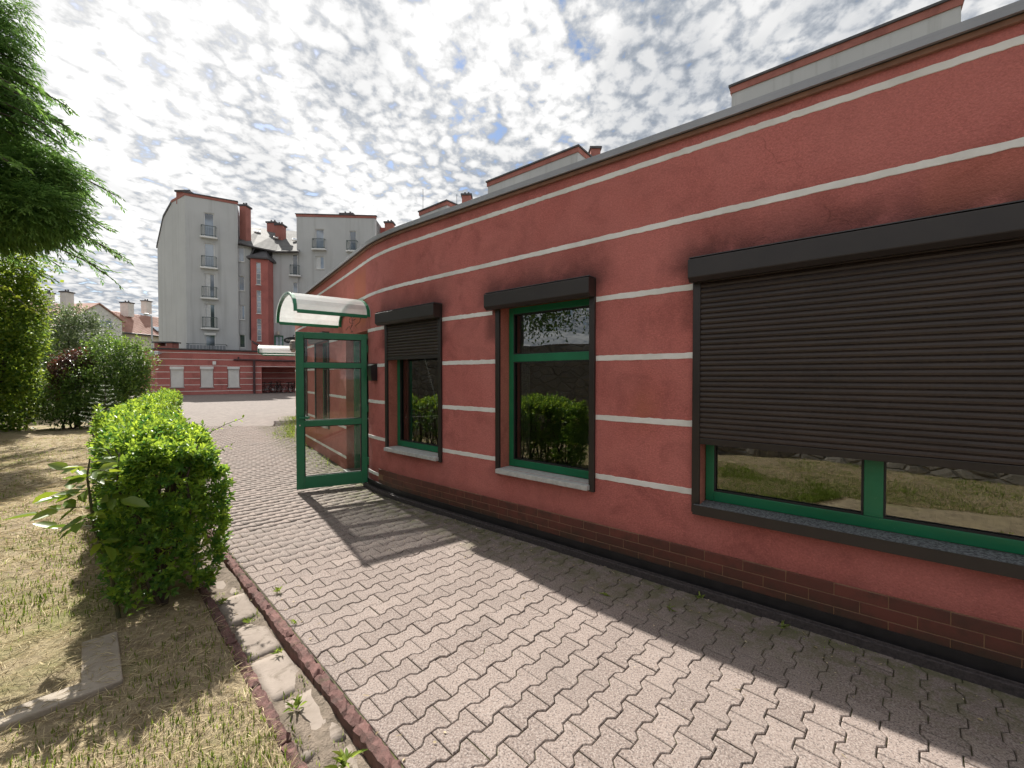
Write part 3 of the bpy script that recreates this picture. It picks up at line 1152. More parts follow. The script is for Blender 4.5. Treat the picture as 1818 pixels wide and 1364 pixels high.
window(s_small, 'small window with its roller shutter half down', 1, drop=1.77)
window(s_tall, 'tall window with a transom bar and its shutter rolled up', 1, transom=1.745)
window(s_big, 'large window almost closed by its brown shutter', 3, drop=1.07, e0=-.058, sill_mat='sill_gritty', sill_big=True, curtain=False)
window(s_wl1, 'window seen through the open glass door', 1, transom=1.745)
window(s_wl2, 'farther window seen through the open glass door', 1, transom=1.745)

# ------------------------------------------------------------------ door: recessed frame, open leaf, canopy
Fd = chord(*s_door)
mb = MB(); L = Fd.len
mb.fbox(Fd, .004, .075, -.20, -.12, .02, 2.216)
mb.fbox(Fd, L - .075, L - .004, -.20, -.12, .02, 2.216)
mb.fbox(Fd, .076, L - .076, -.20, -.12, 2.14, 2.216)
mb.build('door_frame', M['green_paint'], pav, bevel=.004)
mb = MB(); mb.fbox(Fd, .0, L, -.20, .06, .0, .028); mb.build('threshold', M['sill_grey'], pav, bevel=.004)
mb = MB(); mb.fbox(Fd, .10, .42, -.42, -.40, .04, 2.1); mb.build('hall_panel', M['frame_white'], pav)
HINGE = (-2.075, 5.955); FREE = (-2.885, 5.56)
Fl = Frame(FREE, HINGE)
DL = Fl.len
TH_ = .052
dz0, dz1 = .045, 2.155
dmb = MB()
st_ = .098
rails = [(dz0, dz0 + .165), (.885, .965), (1.675, 1.745), (dz1 - .085, dz1)]
dmb.fbox(Fl, 0, st_, -TH_ / 2, TH_ / 2, dz0, dz1)
dmb.fbox(Fl, DL - .075, DL, -TH_ / 2, TH_ / 2, dz0, dz1)
for a, b in rails:
    dmb.fbox(Fl, st_ + .0005, DL - .0755, -TH_ / 2 + .001, TH_ / 2 - .001, a, b)
door = dmb.build('door', M['green_paint'], pav, bevel=.003)
door['label'] = 'green glazed door leaf standing wide open'
for (a, b), (c, d) in zip(rails, rails[1:]):
    mb = MB(); p = Fl.pt
    mb.add([p(st_ - .005, 0, b - .005), p(DL - .07, 0, b - .005), p(DL - .07, 0, c + .005), p(st_ - .005, 0, c + .005)], [(0, 1, 2, 3)])
    mb.build('pane', M['door_glass'], door, recalc=False)
    mb = MB()
    for q in ((st_, st_ + .012, b, c), (DL - .0875, DL - .0755, b, c), (st_ + .012, DL - .0875, b, b + .010), (st_ + .012, DL - .0875, c - .010, c)):
        mb.fbox(Fl, q[0], q[1], -.012, .012, q[2], q[3])
    mb.build('gasket', M['rubber_black'], door)
for sgn in (1, -1):
    mb = MB()
    o = sgn * (TH_ / 2)
    mb.tube([Fl.pt(.045, o, 1.005), Fl.pt(.045, o + sgn * .05, 1.005), Fl.pt(.058, o + sgn * .058, 1.005), Fl.pt(.165, o + sgn * .056, 1.003)], .011, 8)
    mb.fbox(Fl, .030, .062, min(o, o + sgn * .008), max(o, o + sgn * .008), .96, 1.05)
    mb.build('handle', M['green_paint'], door, smooth=False, bevel=.002)
    mb = MB(); mb.tube([Fl.pt(.045, o, .905), Fl.pt(.045, o + sgn * .010, .905)], .009, 10); mb.build('lock', M['steel'], door)
mb = MB()
for z in (.35, 1.1, 1.95):
    mb.tube([Fl.pt(DL + .012, .012, z - .05), Fl.pt(DL + .012, .012, z + .05)], .010, 8)
mb.build('hinge', M['green_paint'], door)


def canopy(Fw, u0, u1, proj, zf, rise, label, parent):
    """barrel-vault canopy: axis stands off the wall"""
    n = 14
    wd = u1 - u0
    def arc(k, r_add=0.0):
        a = math.pi * k / n
        # flattened arch with a rounded crown
        u = (u0 + u1) / 2 - (wd / 2 + r_add) * math.cos(a)
        z = zf + (rise + r_add) * math.sin(a) ** 0.85
        return u, z
    mb = MB()
    for k in range(n):
        (ua, za), (ub, zb) = arc(k), arc(k + 1)
        for m in range(3):
            o0, o1 = proj * m / 3, proj * (m + 1) / 3
            mb.add([Fw.pt(ua, o0, za), Fw.pt(ub, o0, zb), Fw.pt(ub, o1, zb), Fw.pt(ua, o1, za)], [(0, 1, 2, 3)])
    ca = mb.build('canopy', M['polycarbonate'], parent, smooth=True, recalc=False)
    ca['label'] = label
    for o in (.012, proj - .045):
        mb = MB()
        v = []
        for k in range(n + 1):
            (ui, zi), (uo, zo) = arc(k, -.030), arc(k, .006)
            v += [Fw.pt(ui, o, zi), Fw.pt(uo, o, zo), Fw.pt(uo, o + .040, zo), Fw.pt(ui, o + .040, zi)]
        f = []
        for k in range(n):
            for q in range(4):
                a, b = k * 4 + q, k * 4 + (q + 1) % 4
                f.append((a, b, b + 4, a + 4))
        f += [(0, 1, 2, 3), (n * 4 + 3, n * 4 + 2, n * 4 + 1, n * 4)]
        mb.add(v, f)
        mb.build('arch', M['green_paint'], ca)
    for u in (u0, u1):
        mb = MB(); mb.fbox(Fw, u - .018, u + .018, .053, proj - .046, zf - .022, zf + .022)
        mb.build('edge_bar', M['green_paint'], ca, bevel=.003)
    # bolts on the outer arch
    for k in (2, 4, 10, 12):
        u, z = arc(k, .006)
        mb = MB(); mb.fbox(Fw, u - .007, u + .007, proj - .032, proj - .018, z - .004, z + .008)
        mb.build('bolt', M['steel'], ca)
    return ca


Fw = Frame((-2.0 - .598 * 2.0, 5.9 + .801 * 2.0), (-2.0 + .598 * .2, 5.9 - .801 * .2))
canopy(Fw, 2.0 - 1.5, 2.0 + .02, .98, 2.395, .33, 'barrel canopy of clear sheet on green arches over the door', pav)
F2 = Frame((-8.75, 17.0), (-5.85, 11.26))
canopy(F2, .15, 1.65, 1.25, 2.40, .34, 'farther barrel canopy on the same building', pav)
# dry creeper under the canopy
cr = MB()
for k in range(9):
    u = 2.0 - .75 + random.uniform(-.35, .45)
    p = [Fw.pt(u, .02, 2.40 + random.uniform(-.05, .12))]
    for q in range(4):
        a = p[-1]
        p.append((a[0] + random.uniform(-.04, .07), a[1] + random.uniform(-.05, .02), a[2] - random.uniform(-.02, .07)))
    cr.tube(p, [.005, .004, .004, .003, .002], 5)
o = cr.build('creeper', M['bark'], None, (Fw.pt(1.3, 0.02, 2.35)))
tag(o, 'dry brown creeper stems clinging to the wall under the door canopy', 'creeper')

# black box by the door
sb = s_px(667)
Fb = chord(sb - .075, sb + .075)
bx_ = empty('wall_mailbox', Fb.pt(.07, 0, 1.49), 'small black metal mailbox on the red wall between door and small window', 'mailbox')
mb = MB()
v = [Fb.pt(u, o, z) for u in (0.015, .135) for o, z in ((.001, 1.50), (.085, 1.50), (.095, 1.60), (.095, 1.70), (.001, 1.725))]
mb.add(v, [(0, 1, 2, 3, 4), (9, 8, 7, 6, 5)] + [(k, (k + 1) % 5, (k + 1) % 5 + 5, k + 5) for k in range(5)])
mb.build('body', M['black_box'], bx_, bevel=.004)
mb = MB(); mb.fbox(Fb, .008, .142, .001, .105, 1.727, 1.735); mb.build('lid', M['black_box'], bx_, bevel=.002)

# ------------------------------------------------------------------ ground, courtyard, kerbs
KA = Vector((-.64, 1.842)); DA = Vector((-.7134, .7008)); NA = Vector((.7008, .7134))
KB = Vector((-4.564, 5.696)); DB = Vector((-.598, .801)); NB = Vector((.801, .598))
LA = (KB - KA).dot(DA)                     # length of the near run up to the bend


def kp(s, off):
    """point at s along the left edge of the paving (0 at the near end), off to the right of it"""
    if s < LA - .6:
        q, n_ = KA + DA * s, NA
    elif s > LA + .6:
        q, n_ = KB + DB * (s - LA), NB
    else:
        k = (s - LA + .6) / 1.2
        a, b, c = KB - DA * .6, KB, KB + DB * .6
        q = a * (1 - k) ** 2 + b * 2 * k * (1 - k) + c * k * k
        n_ = (NA * (1 - k) + NB * k).normalized()
    return Vector((q.x + n_.x * off, q.y + n_.y * off))


def ktan(s):
    a, b = kp(s - .05, 0), kp(s + .05, 0)
    return (b - a).normalized()


mb = MB()
mb.add([(-700, -300, -.09), (700, -300, -.09), (700, 1100, -.09), (-700, 1100, -.09)], [(0, 1, 2, 3)])
tag(mb.build('ground', M['ground_far'], recalc=False), kind='structure')

# near paving: bed of sand with single interlocking stones
pave = empty('paving', (0, 3.0, 0)); tag(pave, kind='structure')
mb = MB()
mb = MB()
kerb_pts = [kp(s, -.003) for s in np.linspace(-7.0, 15.0, 70)]
wall_pts = [Vector(wp(s, .0, 0)[:2]) for s in np.linspace(SLEN, 3.0, 70)]
for i in range(69):
    a, b, c, d = kerb_pts[i], kerb_pts[i + 1], wall_pts[i + 1], wall_pts[i]
    mb.add([(a.x, a.y, -.009), (b.x, b.y, -.009), (c.x, c.y, -.009), (d.x, d.y, -.009)], [(3, 2, 1, 0)])
mb.build('joint_sand', M['joint_sand'], pave, recalc=False)

PL, PW = 0.191, 0.127
A_, B_ = Vector((NA.x, NA.y)), Vector((-DA.x, -DA.y))
ORG = Vector((.127, 1.993))
OUT = [(-.5, .605), (-.32, .605), (-.18, .395), (.18, .395), (.32, .605), (.5, .605), (.5, -.605), (.32, -.605), (.18, -.395), (-.18, -.395), (-.32, -.605), (-.5, -.605)]
OUT = [(a * PL, b * PW) for a, b in OUT]


def inset(poly, d):
    n = len(poly); out = []
    area = sum(poly[i][0] * poly[(i + 1) % n][1] - poly[(i + 1) % n][0] * poly[i][1] for i in range(n))
    sg = 1 if area > 0 else -1
    for i in range(n):
        p0, p1, p2 = Vector(poly[i - 1]), Vector(poly[i]), Vector(poly[(i + 1) % n])
        e0, e1 = (p1 - p0), (p2 - p1)
        if e0.length < 1e-6 or e1.length < 1e-6:
            out.append(tuple(p1)); continue
        e0.normalize(); e1.normalize()
        n0, n1 = Vector((-e0.y, e0.x)) * sg, Vector((-e1.y, e1.x)) * sg
        bi = n0 + n1
        if bi.length < 1e-4:
            out.append(tuple(p1)); continue
        bi.normalize()
        k = d / max(.35, bi.dot(n0))
        out.append(tuple(p1 + bi * k))
    return out


def clip(poly, p, n_, d):
    """keep the side (x-p).n > d"""
    res = []
    for i in range(len(poly)):
        a, b = Vector(poly[i]), Vector(poly[(i + 1) % len(poly)])
        fa, fb = (a - p).dot(n_) - d, (b - p).dot(n_) - d
        if fa >= 0:
            res.append(tuple(a))
        if (fa >= 0) != (fb >= 0):
            res.append(tuple(a + (b - a) * (fa / (fa - fb))))
    return res


NR_, PR_ = Vector((-.634, -.773)), Vector(S2)
NL_, PL_ = Vector((-.801, -.598)), Vector(S1)
WOFF = .090


def wall_clip(c):
    """nearest stretch of the wall: point, outward normal"""
    best = None
    for s in W_SAMPLES:
        d = (s[0] - c).length_squared
        if best is None or d < best[0]:
            best = (d, s)
    return best[1]


W_SAMPLES = [(Vector(W(s)[0]), Vector(W(s)[2])) for s in np.linspace(2.0, SLEN, 260)]


def paver_geo(poly, bevel=True):
    """rings of a stone with its top at z=0"""
    p0 = inset(poly, .0022)
    if bevel:
        p1 = inset(poly, .0060)
        rings = [[(x, y, 0.0) for x, y in p1], [(x, y, -.0035) for x, y in p0], [(x, y, -.020) for x, y in p0]]
    else:
        rings = [[(x, y, 0.0) for x, y in inset(poly, .003)], [(x, y, -.018) for x, y in p0]]
    n = len(poly)
    v = [q for r in rings for q in r]
    f = [tuple(range(n))]
    for k in range(len(rings) - 1):
        for i in range(n):
            a, b = k * n + i, k * n + (i + 1) % n
            f.append((a, a + n, b + n, b))
    return v, f


paver_me = bpy.data.meshes.new('paver')
v, f = paver_geo(list(reversed(OUT))); paver_me.from_pydata(v, [], f); paver_me.materials.append(M['paver'])
half_me = []
stones = []
for i in range(-124, 66):
    for j in range(-64, 80):
        c = ORG + B_ * (i * PW) + A_ * (j * PL + (i % 2) * PL / 2 + PL / 2)
        if c.y > 13.2 or c.y < -3.0 or c.x < -12 or c.x > 5.5:
            continue
        if (c - KA).dot(NA) < -.12 or (c - KB).dot(NB) < -.12:
            continue
        if max((c - PR_).dot(NR_), (c - PL_).dot(NL_)) < -.15:
            continue
        stones.append(c)
rotA = math.atan2(A_.y, A_.x)
ca_, sa_ = math.cos(rotA), math.sin(rotA)


def to_world(poly, c):
    return [(c.x + a * ca_ - b * sa_, c.y + a * sa_ + b * ca_) for a, b in poly]


whole, cut = [], []
for c in stones:
    dk = min((c - KA).dot(NA), (c - KB).dot(NB))
    dw = max((c - PR_).dot(NR_), (c - PL_).dot(NL_))
    if dk > .13 and dw > WOFF + .16:
        whole.append(c); continue
    poly = to_world(OUT, c)
    poly = clip(poly, KA, NA, .001)
    if len(poly) >= 3:
        poly = clip(poly, KB, NB, .001)
    if len(poly) >= 3 and dw < .5:
        wpnt, wn_ = wall_clip(c)
        poly = clip(poly, wpnt, wn_, WOFF)
    if len(poly) < 3:
        continue
    ar = abs(sum(poly[k][0] * poly[(k + 1) % len(poly)][1] - poly[(k + 1) % len(poly)][0] * poly[k][1] for k in range(len(poly)))) / 2
    if ar < .0012:
        continue
    cc = Vector((sum(p[0] for p in poly) / len(poly), sum(p[1] for p in poly) / len(poly)))
    cut.append((cc, [(p[0] - cc.x, p[1] - cc.y) for p in poly]))


def in_view(c, m=0.06):
    return c.y > .5 and abs(c.x / c.y) < 1.2285 + m and EYE / c.y < (1364 - 668) / FPX + m


allst = [(c.length, c, None) for c in whole] + [(c.length, c, p) for c, p in cut]
near = sorted([q for q in allst if in_view(q[1])], key=lambda q: q[0])[:296]
near_ids = {id(q) for q in near}
porg = ORIGIN[pave.name]
for d, c, poly in near:
    if poly is None:
        me = paver_me; rz = rotA
    else:
        me = bpy.data.meshes.new('paver')
        area = sum(poly[k][0] * poly[(k + 1) % len(poly)][1] - poly[(k + 1) % len(poly)][0] * poly[k][1] for k in range(len(poly)))
        v, f = paver_geo(poly if area > 0 else list(reversed(poly)))
        me.from_pydata(v, [], f); me.materials.append(M['paver']); rz = 0
    o = bpy.data.objects.new('paver', me); COL.objects.link(o); o.parent = pave
    o.location = (c.x - porg.x, c.y - porg.y, random.gauss(0, .0012))
    o.rotation_euler = (random.gauss(0, .008), random.gauss(0, .008), rz + random.gauss(0, .003))
V_, F_, C_, VAR_ = [], [], [], []
for q in allst:
    if id(q) in near_ids:
        continue
    d, c, poly = q
    pl = to_world(list(reversed(OUT)), c) if poly is None else [(x + c.x, y + c.y) for x, y in poly]
    area = sum(pl[k][0] * pl[(k + 1) % len(pl)][1] - pl[(k + 1) % len(pl)][0] * pl[k][1] for k in range(len(pl)))
    if area < 0:
        pl = list(reversed(pl))
    v, f = paver_geo(pl, bevel=d < 5)
    b = len(V_)
    tx, ty, dz = random.gauss(0, .006), random.gauss(0, .006), random.gauss(0, .0012)
    V_ += [(x, y, z + dz + (x - c.x) * tx + (y - c.y) * ty) for x, y, z in v]
    rv_ = random.random()
    for g in f:
        F_ += [k + b for k in g]; C_.append(len(g)); VAR_.append(rv_)
me = fast_mesh('farther_pavers', V_, F_, C_, VAR_)
o = put('farther_pavers', me, M['paver'], pave)
tag(o, kind='stuff')

# courtyard beyond, up to the far buildings
mb = MB()
ys = [13.1, 16, 20, 26, 33, 42, 60]
for a, b in zip(ys, ys[1:]):
    za, zb = .15 * min(1, (a - 13) / 20), .15 * min(1, (b - 13) / 20)
    x0a, x0b = -(a * .74 + .2) - (4 if a > 20 else 0), -(b * .74 + .2) - 4
    mb.add([(x0a - 1, a, za - .001), (30, a, za - .001), (30, b, zb - .001), (x0b - 1, b, zb - .001)], [(0, 1, 2, 3)])
tag(mb.build('courtyard', M['far_paving'], recalc=False), kind='structure')
# paving behind the camera
mb = MB()
mb.add([(1.0, -9, -.016), (9, -9, -.016), (9, -1.2, -.016), (-.5, -1.2, -.016)], [(0, 1, 2, 3)])
tag(mb.build('path', M['far_paving'], recalc=False), kind='structure')


def rough_block(F, u0, u1, o0, o1, z0, z1, jit, nu=10, no=3):
    """a worn block: top grid with uneven height and edges"""
    mb = MB()
    vs = []
    for i in range(nu + 1):
        for k in range(no + 1):
            u = u0 + (u1 - u0) * i / nu; o = o0 + (o1 - o0) * k / no
            edge = (i in (0, nu)) or (k in (0, no))
            z = z1 + random.gauss(0, jit) - (jit * 1.8 if edge else 0) - (abs(random.gauss(0, jit * 2)) if edge else 0)
            vs.append(F.pt(u + random.gauss(0, jit), o + random.gauss(0, jit * .6), z))
    fs = []
    st = no + 1
    for i in range(nu):
        for k in range(no):
            a = i * st + k
            fs.append((a, a + 1, a + st + 1, a + st))
    b = len(vs)
    rim = [i * st for i in range(nu + 1)] + [nu * st + k for k in range(1, no + 1)] + [i * st + no for i in range(nu - 1, -1, -1)] + [k for k in range(no - 1, 0, -1)]
    vs += [(vs[r][0], vs[r][1], z0) for r in rim]
    n = len(rim)
    for k in range(n):
        fs.append((rim[k], b + k, b + (k + 1) % n, rim[(k + 1) % n]))
    return mb.add(vs, fs)


kerb = empty('kerb', (KA.x, KA.y, 0)); tag(kerb, kind='structure')
gut = empty('gutter', (KA.x - .1, KA.y - .1, -.05)); tag(gut, kind='structure')
for side, (o0, o1, z1) in (('r', (-.060, -.004, .006)), ('l', (-.314, -.262, -.006))):
    s = -6.3 + (.2 if side == 'l' else 0)
    while s < 9:
        l_ = random.uniform(.43, .49)
        a, b = kp(s + .006, 0), kp(s + l_ - .004, 0)
        F = Frame((b.x, b.y), (a.x, a.y))       # outward normal points away from the paving
        rough_block(F, 0, F.len, -o1, -o0, -.11, z1 + random.gauss(0, .005), .0036, 16, 4).build('kerb_stone', M['kerb_red'], kerb)
        s += l_
s = -6.2
while s < 7.5:
    l_ = random.uniform(.42, .47)
    a, b = kp(s + .012, 0), kp(s + l_ - .034, 0)
    F = Frame((b.x, b.y), (a.x, a.y))
    rough_block(F, 0, F.len, .074, .250, -.12, -.050 + random.gauss(0, .006), .0014, 8, 5).build('slab', M['old_concrete'], gut, smooth=True)
    s += l_
def gsoil(s, o):
    h = math.sin(s * 3.1 + 2 * math.sin(s * 1.3)) + .7 * math.sin(s * 7.7 + o * 31) + .4 * math.sin(s * 17 - o * 40)
    return -.058 + .011 * h + .10 * max(0, abs(o + .162) - .075)


mb = MB()
SG = np.linspace(-6.4, 12.5, 460); OG = np.linspace(-.262, -.062, 9)
for s in SG:
    for o in OG:
        p = kp(s, o); mb.v.append((p.x, p.y, gsoil(s, o) + random.gauss(0, .0012)))
for i in range(len(SG) - 1):
    for k in range(8):
        a = i * 9 + k; mb.f.append((a, a + 1, a + 10, a + 9))
mb.build('soil', M['soil_dark'], gut, recalc=False)


# ------------------------------------------------------------------ lawn
def hnoise(x, y):
    return (math.sin(x * 2.1 + 1.3 * math.sin(y * 1.7)) + math.sin(y * 2.9 + 1.1 * math.sin(x * 2.3 + 1)) + .6 * math.sin(x * 6.3 + y * 4.1) + .5 * math.sin(y * 9.1 - x * 5.3)) / 3.0


def lawn_z(x, y, w):
    k = min(1, max(0, w / .4))
    q = Vector((x, y)) - Vector((-1.955, 2.07))
    a_, b_ = q.dot(DA), -q.dot(NA)
    e_ = max(-.06 - a_, a_ - .66, -.06 - b_, b_ - 1.66, 0)
    k *= min(1, e_ / .25)
    return .004 + .022 * k * (hnoise(x, y) + .4) + .008 * k * hnoise(x * 5.1 + 3, y * 4.7) + .010 * max(0, w - 1.0) * .3


LAWN_S = list(np.linspace(-9, 4.5, 110)) + list(np.linspace(4.7, 22, 70))
LAWN_W = [0] + list(np.cumsum(np.linspace(.05, .55, 52)))
mb = MB()
nW = len(LAWN_W)
for s in LAWN_S:
    for w in LAWN_W:
        p = kp(s, -.315 - w)
        mb.v.append((p.x, p.y, -.02 if w == 0 else lawn_z(p.x, p.y, w)))
for i in range(len(LAWN_S) - 1):
    for j in range(nW - 1):
        a = i * nW + j
        mb.f.append((a, a + nW, a + nW + 1, a + 1))
lawn = mb.build('lawn', M['soil'], None, smooth=True, recalc=False)
tag(lawn, kind='structure')

# the L-shaped concrete edge lying in the grass
Cc = Vector((-1.955, 2.07))
Fs = Frame((Cc.x + DA.x * 0, Cc.y + DA.y * 0), (Cc.x + DA.x * .62, Cc.y + DA.y * .62))   # u back along the kerb direction
ws = Vector((-NA.x, -NA.y))
sl_ = empty('concrete_slab', (Cc.x, Cc.y, 0), 'pale concrete corner slab lying flush in the dry grass', 'slab')
mb = MB()
def sq(u0, u1, w0, w1, z0, z1):
    def p(u, w, z):
        q = Cc + DA * u + ws * w
        return (q.x, q.y, z)
    mb.hexa([p(u0, w0, z0), p(u1, w0, z0), p(u1, w1, z0), p(u0, w1, z0), p(u0, w0, z1), p(u1, w0, z1), p(u1, w1, z1), p(u0, w1, z1)])
sq(0, .125, .0, 1.6, -.05, .034)
sq(.1255, .58, 0, .15, -.05, .031)
mb.build('border', M['slab_concrete'], sl_, bevel=.008)


def in_slab(x, y, m=0.0):
    q = Vector((x, y)) - Cc
    return -m < q.dot(DA) < .66 + m and -m < q.dot(ws) < 1.6 + m


def grass(n, dens_pow, near_w, kind):
    """blades or straw on the lawn, denser close to the path where they can be told apart"""
    pts = []
    while len(pts) < n:
        rr = .12 * (16 / .12) ** (random.random() ** (dens_pow * .62))
        th = random.uniform(R(205), R(335)) if random.random() < .36 else random.uniform(R(112), R(205))
        # around the camera, to the left of the path
        x, y = rr * math.cos(th - R(25)), rr * math.sin(th - R(25))
        v = Vector((x, y))
        w = min(-(v - KA).dot(NA) - .315, 99)
        w = max(w, -(v - KB).dot(NB) - .315) if y > 3.8 else w
        if w < .0 or w > 13:
            continue
        pts.append((x, y, w, rr))
    return pts


def build_grass():
    # straw
    pts = grass(140000, .66, .3, 'dry')
    P, d, nn, L, Wd, var = [], [], [], [], [], []
    for x, y, w, rr in pts:
        sla = in_slab(x, y)
        if sla and (Vector((x, y)) - Cc).dot(DA) < .13 and random.random() < .45:
            continue
        if sla and (Vector((x, y)) - Cc).dot(ws) < .15 and random.random() < .45:
            continue
        z = lawn_z(x, y, w) + (.026 if sla else 0.0) + random.uniform(.0, .014)
        a = random.uniform(0, 6.28)
        sc = min(2.6, max(1.0, rr / 3.2))
        P.append((x, y, z)); d.append((math.cos(a), math.sin(a), random.gauss(.06, .16))); nn.append((random.gauss(0, .3), random.gauss(0, .3), 1))
        L.append(random.uniform(.03, .10) * sc); Wd.append(random.uniform(.0018, .0042) * sc)
        var.append(min(1, max(0, random.gauss(.45, .3))))
    me = leaf_mesh('dry_grass', P, d, nn, L, Wd, np.array(var), fine=False, fold=.1, droop=.05)
    tag(put('dry_grass', me, M['grass_dry']), 'pale dry cut grass strewn over the lawn', 'dry grass', kind='stuff')
    # green blades in patches
    pts = grass(150000, .66, .3, 'green')
    P, d, nn, L, Wd, var = [], [], [], [], [], []
    for x, y, w, rr in pts:
        g = hnoise(x * 1.7 + 4, y * 1.7 - 2) + .6 * hnoise(x * .6 + 9, y * .6)
        if rr < 3.0:
            g += .55 if (x > -2.0) else -.3
        if in_slab(x, y, .02) or g < random.gauss(.0, .42):
            continue
        z = lawn_z(x, y, w) - .004
        a = random.uniform(0, 6.28); tl = random.uniform(.2, .8)
        sc = min(2.4, max(1.0, rr / 3.2))
        P.append((x, y, z)); d.append((math.cos(a) * tl, math.sin(a) * tl, 1)); nn.append((math.cos(a), math.sin(a), .3))
        L.append(random.uniform(.014, .042) * (1.3 if g > .9 else 1) * min(sc, 1.2)); Wd.append(random.uniform(.0018, .0036) * sc)
        var.append(min(1, max(0, random.gauss(.45, .28))))
    me = leaf_mesh('grass', P, d, nn, L, Wd, np.array(var), fine=False, fold=.05, droop=.35)
    tag(put('grass', me, M['grass_green']), 'thin green grass growing in patches on the lawn', 'grass', kind='stuff')


build_grass()


def weed(name, x, y, z, h, n, label, spread=.5, mat='grass_green', wl=.18, group=None):
    P, d, nn, L, Wd, var = [], [], [], [], [], []
    for k in range(n):
        a = random.uniform(0, 6.28); tl = random.uniform(.15, 1.0) * spread * 2
        P.append((x + random.gauss(0, h * .18), y + random.gauss(0, h * .18), z + random.uniform(0, h * .35)))
        d.append((math.cos(a) * tl, math.sin(a) * tl, random.uniform(.5, 1.1))); nn.append((-math.cos(a), -math.sin(a), 1.2))
        l_ = h * random.uniform(.45, 1.0); L.append(l_); Wd.append(l_ * wl * random.uniform(.7, 1.3)); var.append(random.random())
    me = leaf_mesh(name, P, d, nn, L, Wd, np.array(var), fine=True, droop=.35)
    return tag(put(name, me, M[mat], None, (x, y, z)), label, 'weed', group)


def gpos(px, py):
    dx, dy, dz = ray(px, py); t_ = -EYE / dz
    return dx * t_, dy * t_


weeds = [(612, 1345, .075, 22, 'leafy green weed at the lowest visible kerb joint', .6, .26, -.04), (525, 1245, .06, 18, 'small weed in the gutter joint below the long kerb stone', .6, .24, -.045),
         (395, 1060, .05, 18, 'low weed tuft in the gutter joint beside the hedge', .7, .24, -.045), (440, 1095, .05, 16, 'weed tuft in the second gutter joint out from the hedge', .7, .22, -.045),
         (493, 1148, .045, 20, 'dry-tipped weed tuft in the third gutter joint out from the hedge', .7, .2, -.045), (495, 1053, .05, 14, 'bright green seedling growing between sunlit paving stones', .6, .3, 0),
         (523, 1108, .055, 8, 'thin upright weed between paving stones near the kerb', .3, .2, 0), (1190, 1085, .05, 16, 'grassy tuft growing from a joint in the shaded paving', .6, .1, 0),
         (1075, 1058, .035, 14, 'tiny clover-like weed by the drain in shade', .8, .4, 0), (735, 885, .05, 26, 'mossy weed tuft on the paving by the drain below the small window', .8, .22, 0),
         (1390, 1115, .05, 14, 'sparse weed in the shaded paving below the large window', .7, .16, 0), (1245, 1062, .04, 12, 'weed sprig by the drain below the large window corner', .7, .25, 0)]
for px, py, h, n, lab, spd, wl_, z in weeds:
    x, y = gpos(px, py)
    weed('weed', x, y, z, h, n, lab, spd, wl=wl_)


# grass in the gutter joints and along the kerbs
P, d, nn, L, Wd, var = [], [], [], [], [], []
for k in range(5200):
    s = random.uniform(-4, 7)
    o = random.choice((-.072, -.25, -.325, -.16)) + random.gauss(0, .012)
    if abs(o + .16) < .05:
        o = random.uniform(-.25, -.075)
        if math.sin(s * 13.9 + .8) < .86:
            continue
    elif hnoise(s * 3.1, o * 9) < .35:
        continue
    p = kp(s, o); a = random.uniform(0, 6.28); tl = random.uniform(.2, 1.0)
    z = gsoil(s, max(-.25, min(-.07, o)))
    P.append((p.x, p.y, z if o > -.3 else .0)); d.append((math.cos(a) * tl, math.sin(a) * tl, 1)); nn.append((math.cos(a), math.sin(a), .4))
    L.append(random.uniform(.010, .042)); Wd.append(random.uniform(.0016, .0045)); var.append(random.random())
tag(put('gutter_grass', leaf_mesh('gutter_grass', P, d, nn, L, Wd, np.array(var), False, .05, .4), M['grass_green']), 'short grass and moss along the kerb and gutter joints', 'grass', kind='stuff')
# fallen dry leaves, twigs and crumbs on paving and gutter
P, d, nn, L, Wd, var = [], [], [], [], [], []
for k in range(420):
    if random.random() < .45:
        s = random.uniform(-2, 7); p = kp(s, random.uniform(-.25, .25)); z = .006 if (p - KA).dot(NA) > 0 else gsoil(s, -.16) + .012
        p = (p.x, p.y, z)
    else:
        p = wp(random.uniform(s_door[1], s_vis), .10 + abs(random.gauss(0, .45)), .005)
    a = random.uniform(0, 6.28); tw = random.random() < .4
    P.append(p); d.append((math.cos(a), math.sin(a), random.uniform(0, .2))); nn.append((random.gauss(0, .3), random.gauss(0, .3), 1))
    l_ = random.uniform(.008, .022) * (2.2 if tw else 1); L.append(l_); Wd.append(.0022 if tw else l_ * random.uniform(.4, .7)); var.append(random.random())
tag(put('leaf_litter', leaf_mesh('leaf_litter', P, d, nn, L, Wd, np.array(var), True, .2, .2), M['grass_dry']), 'dry leaf bits and twigs lying on paving and gutter', 'leaf litter', kind='stuff')


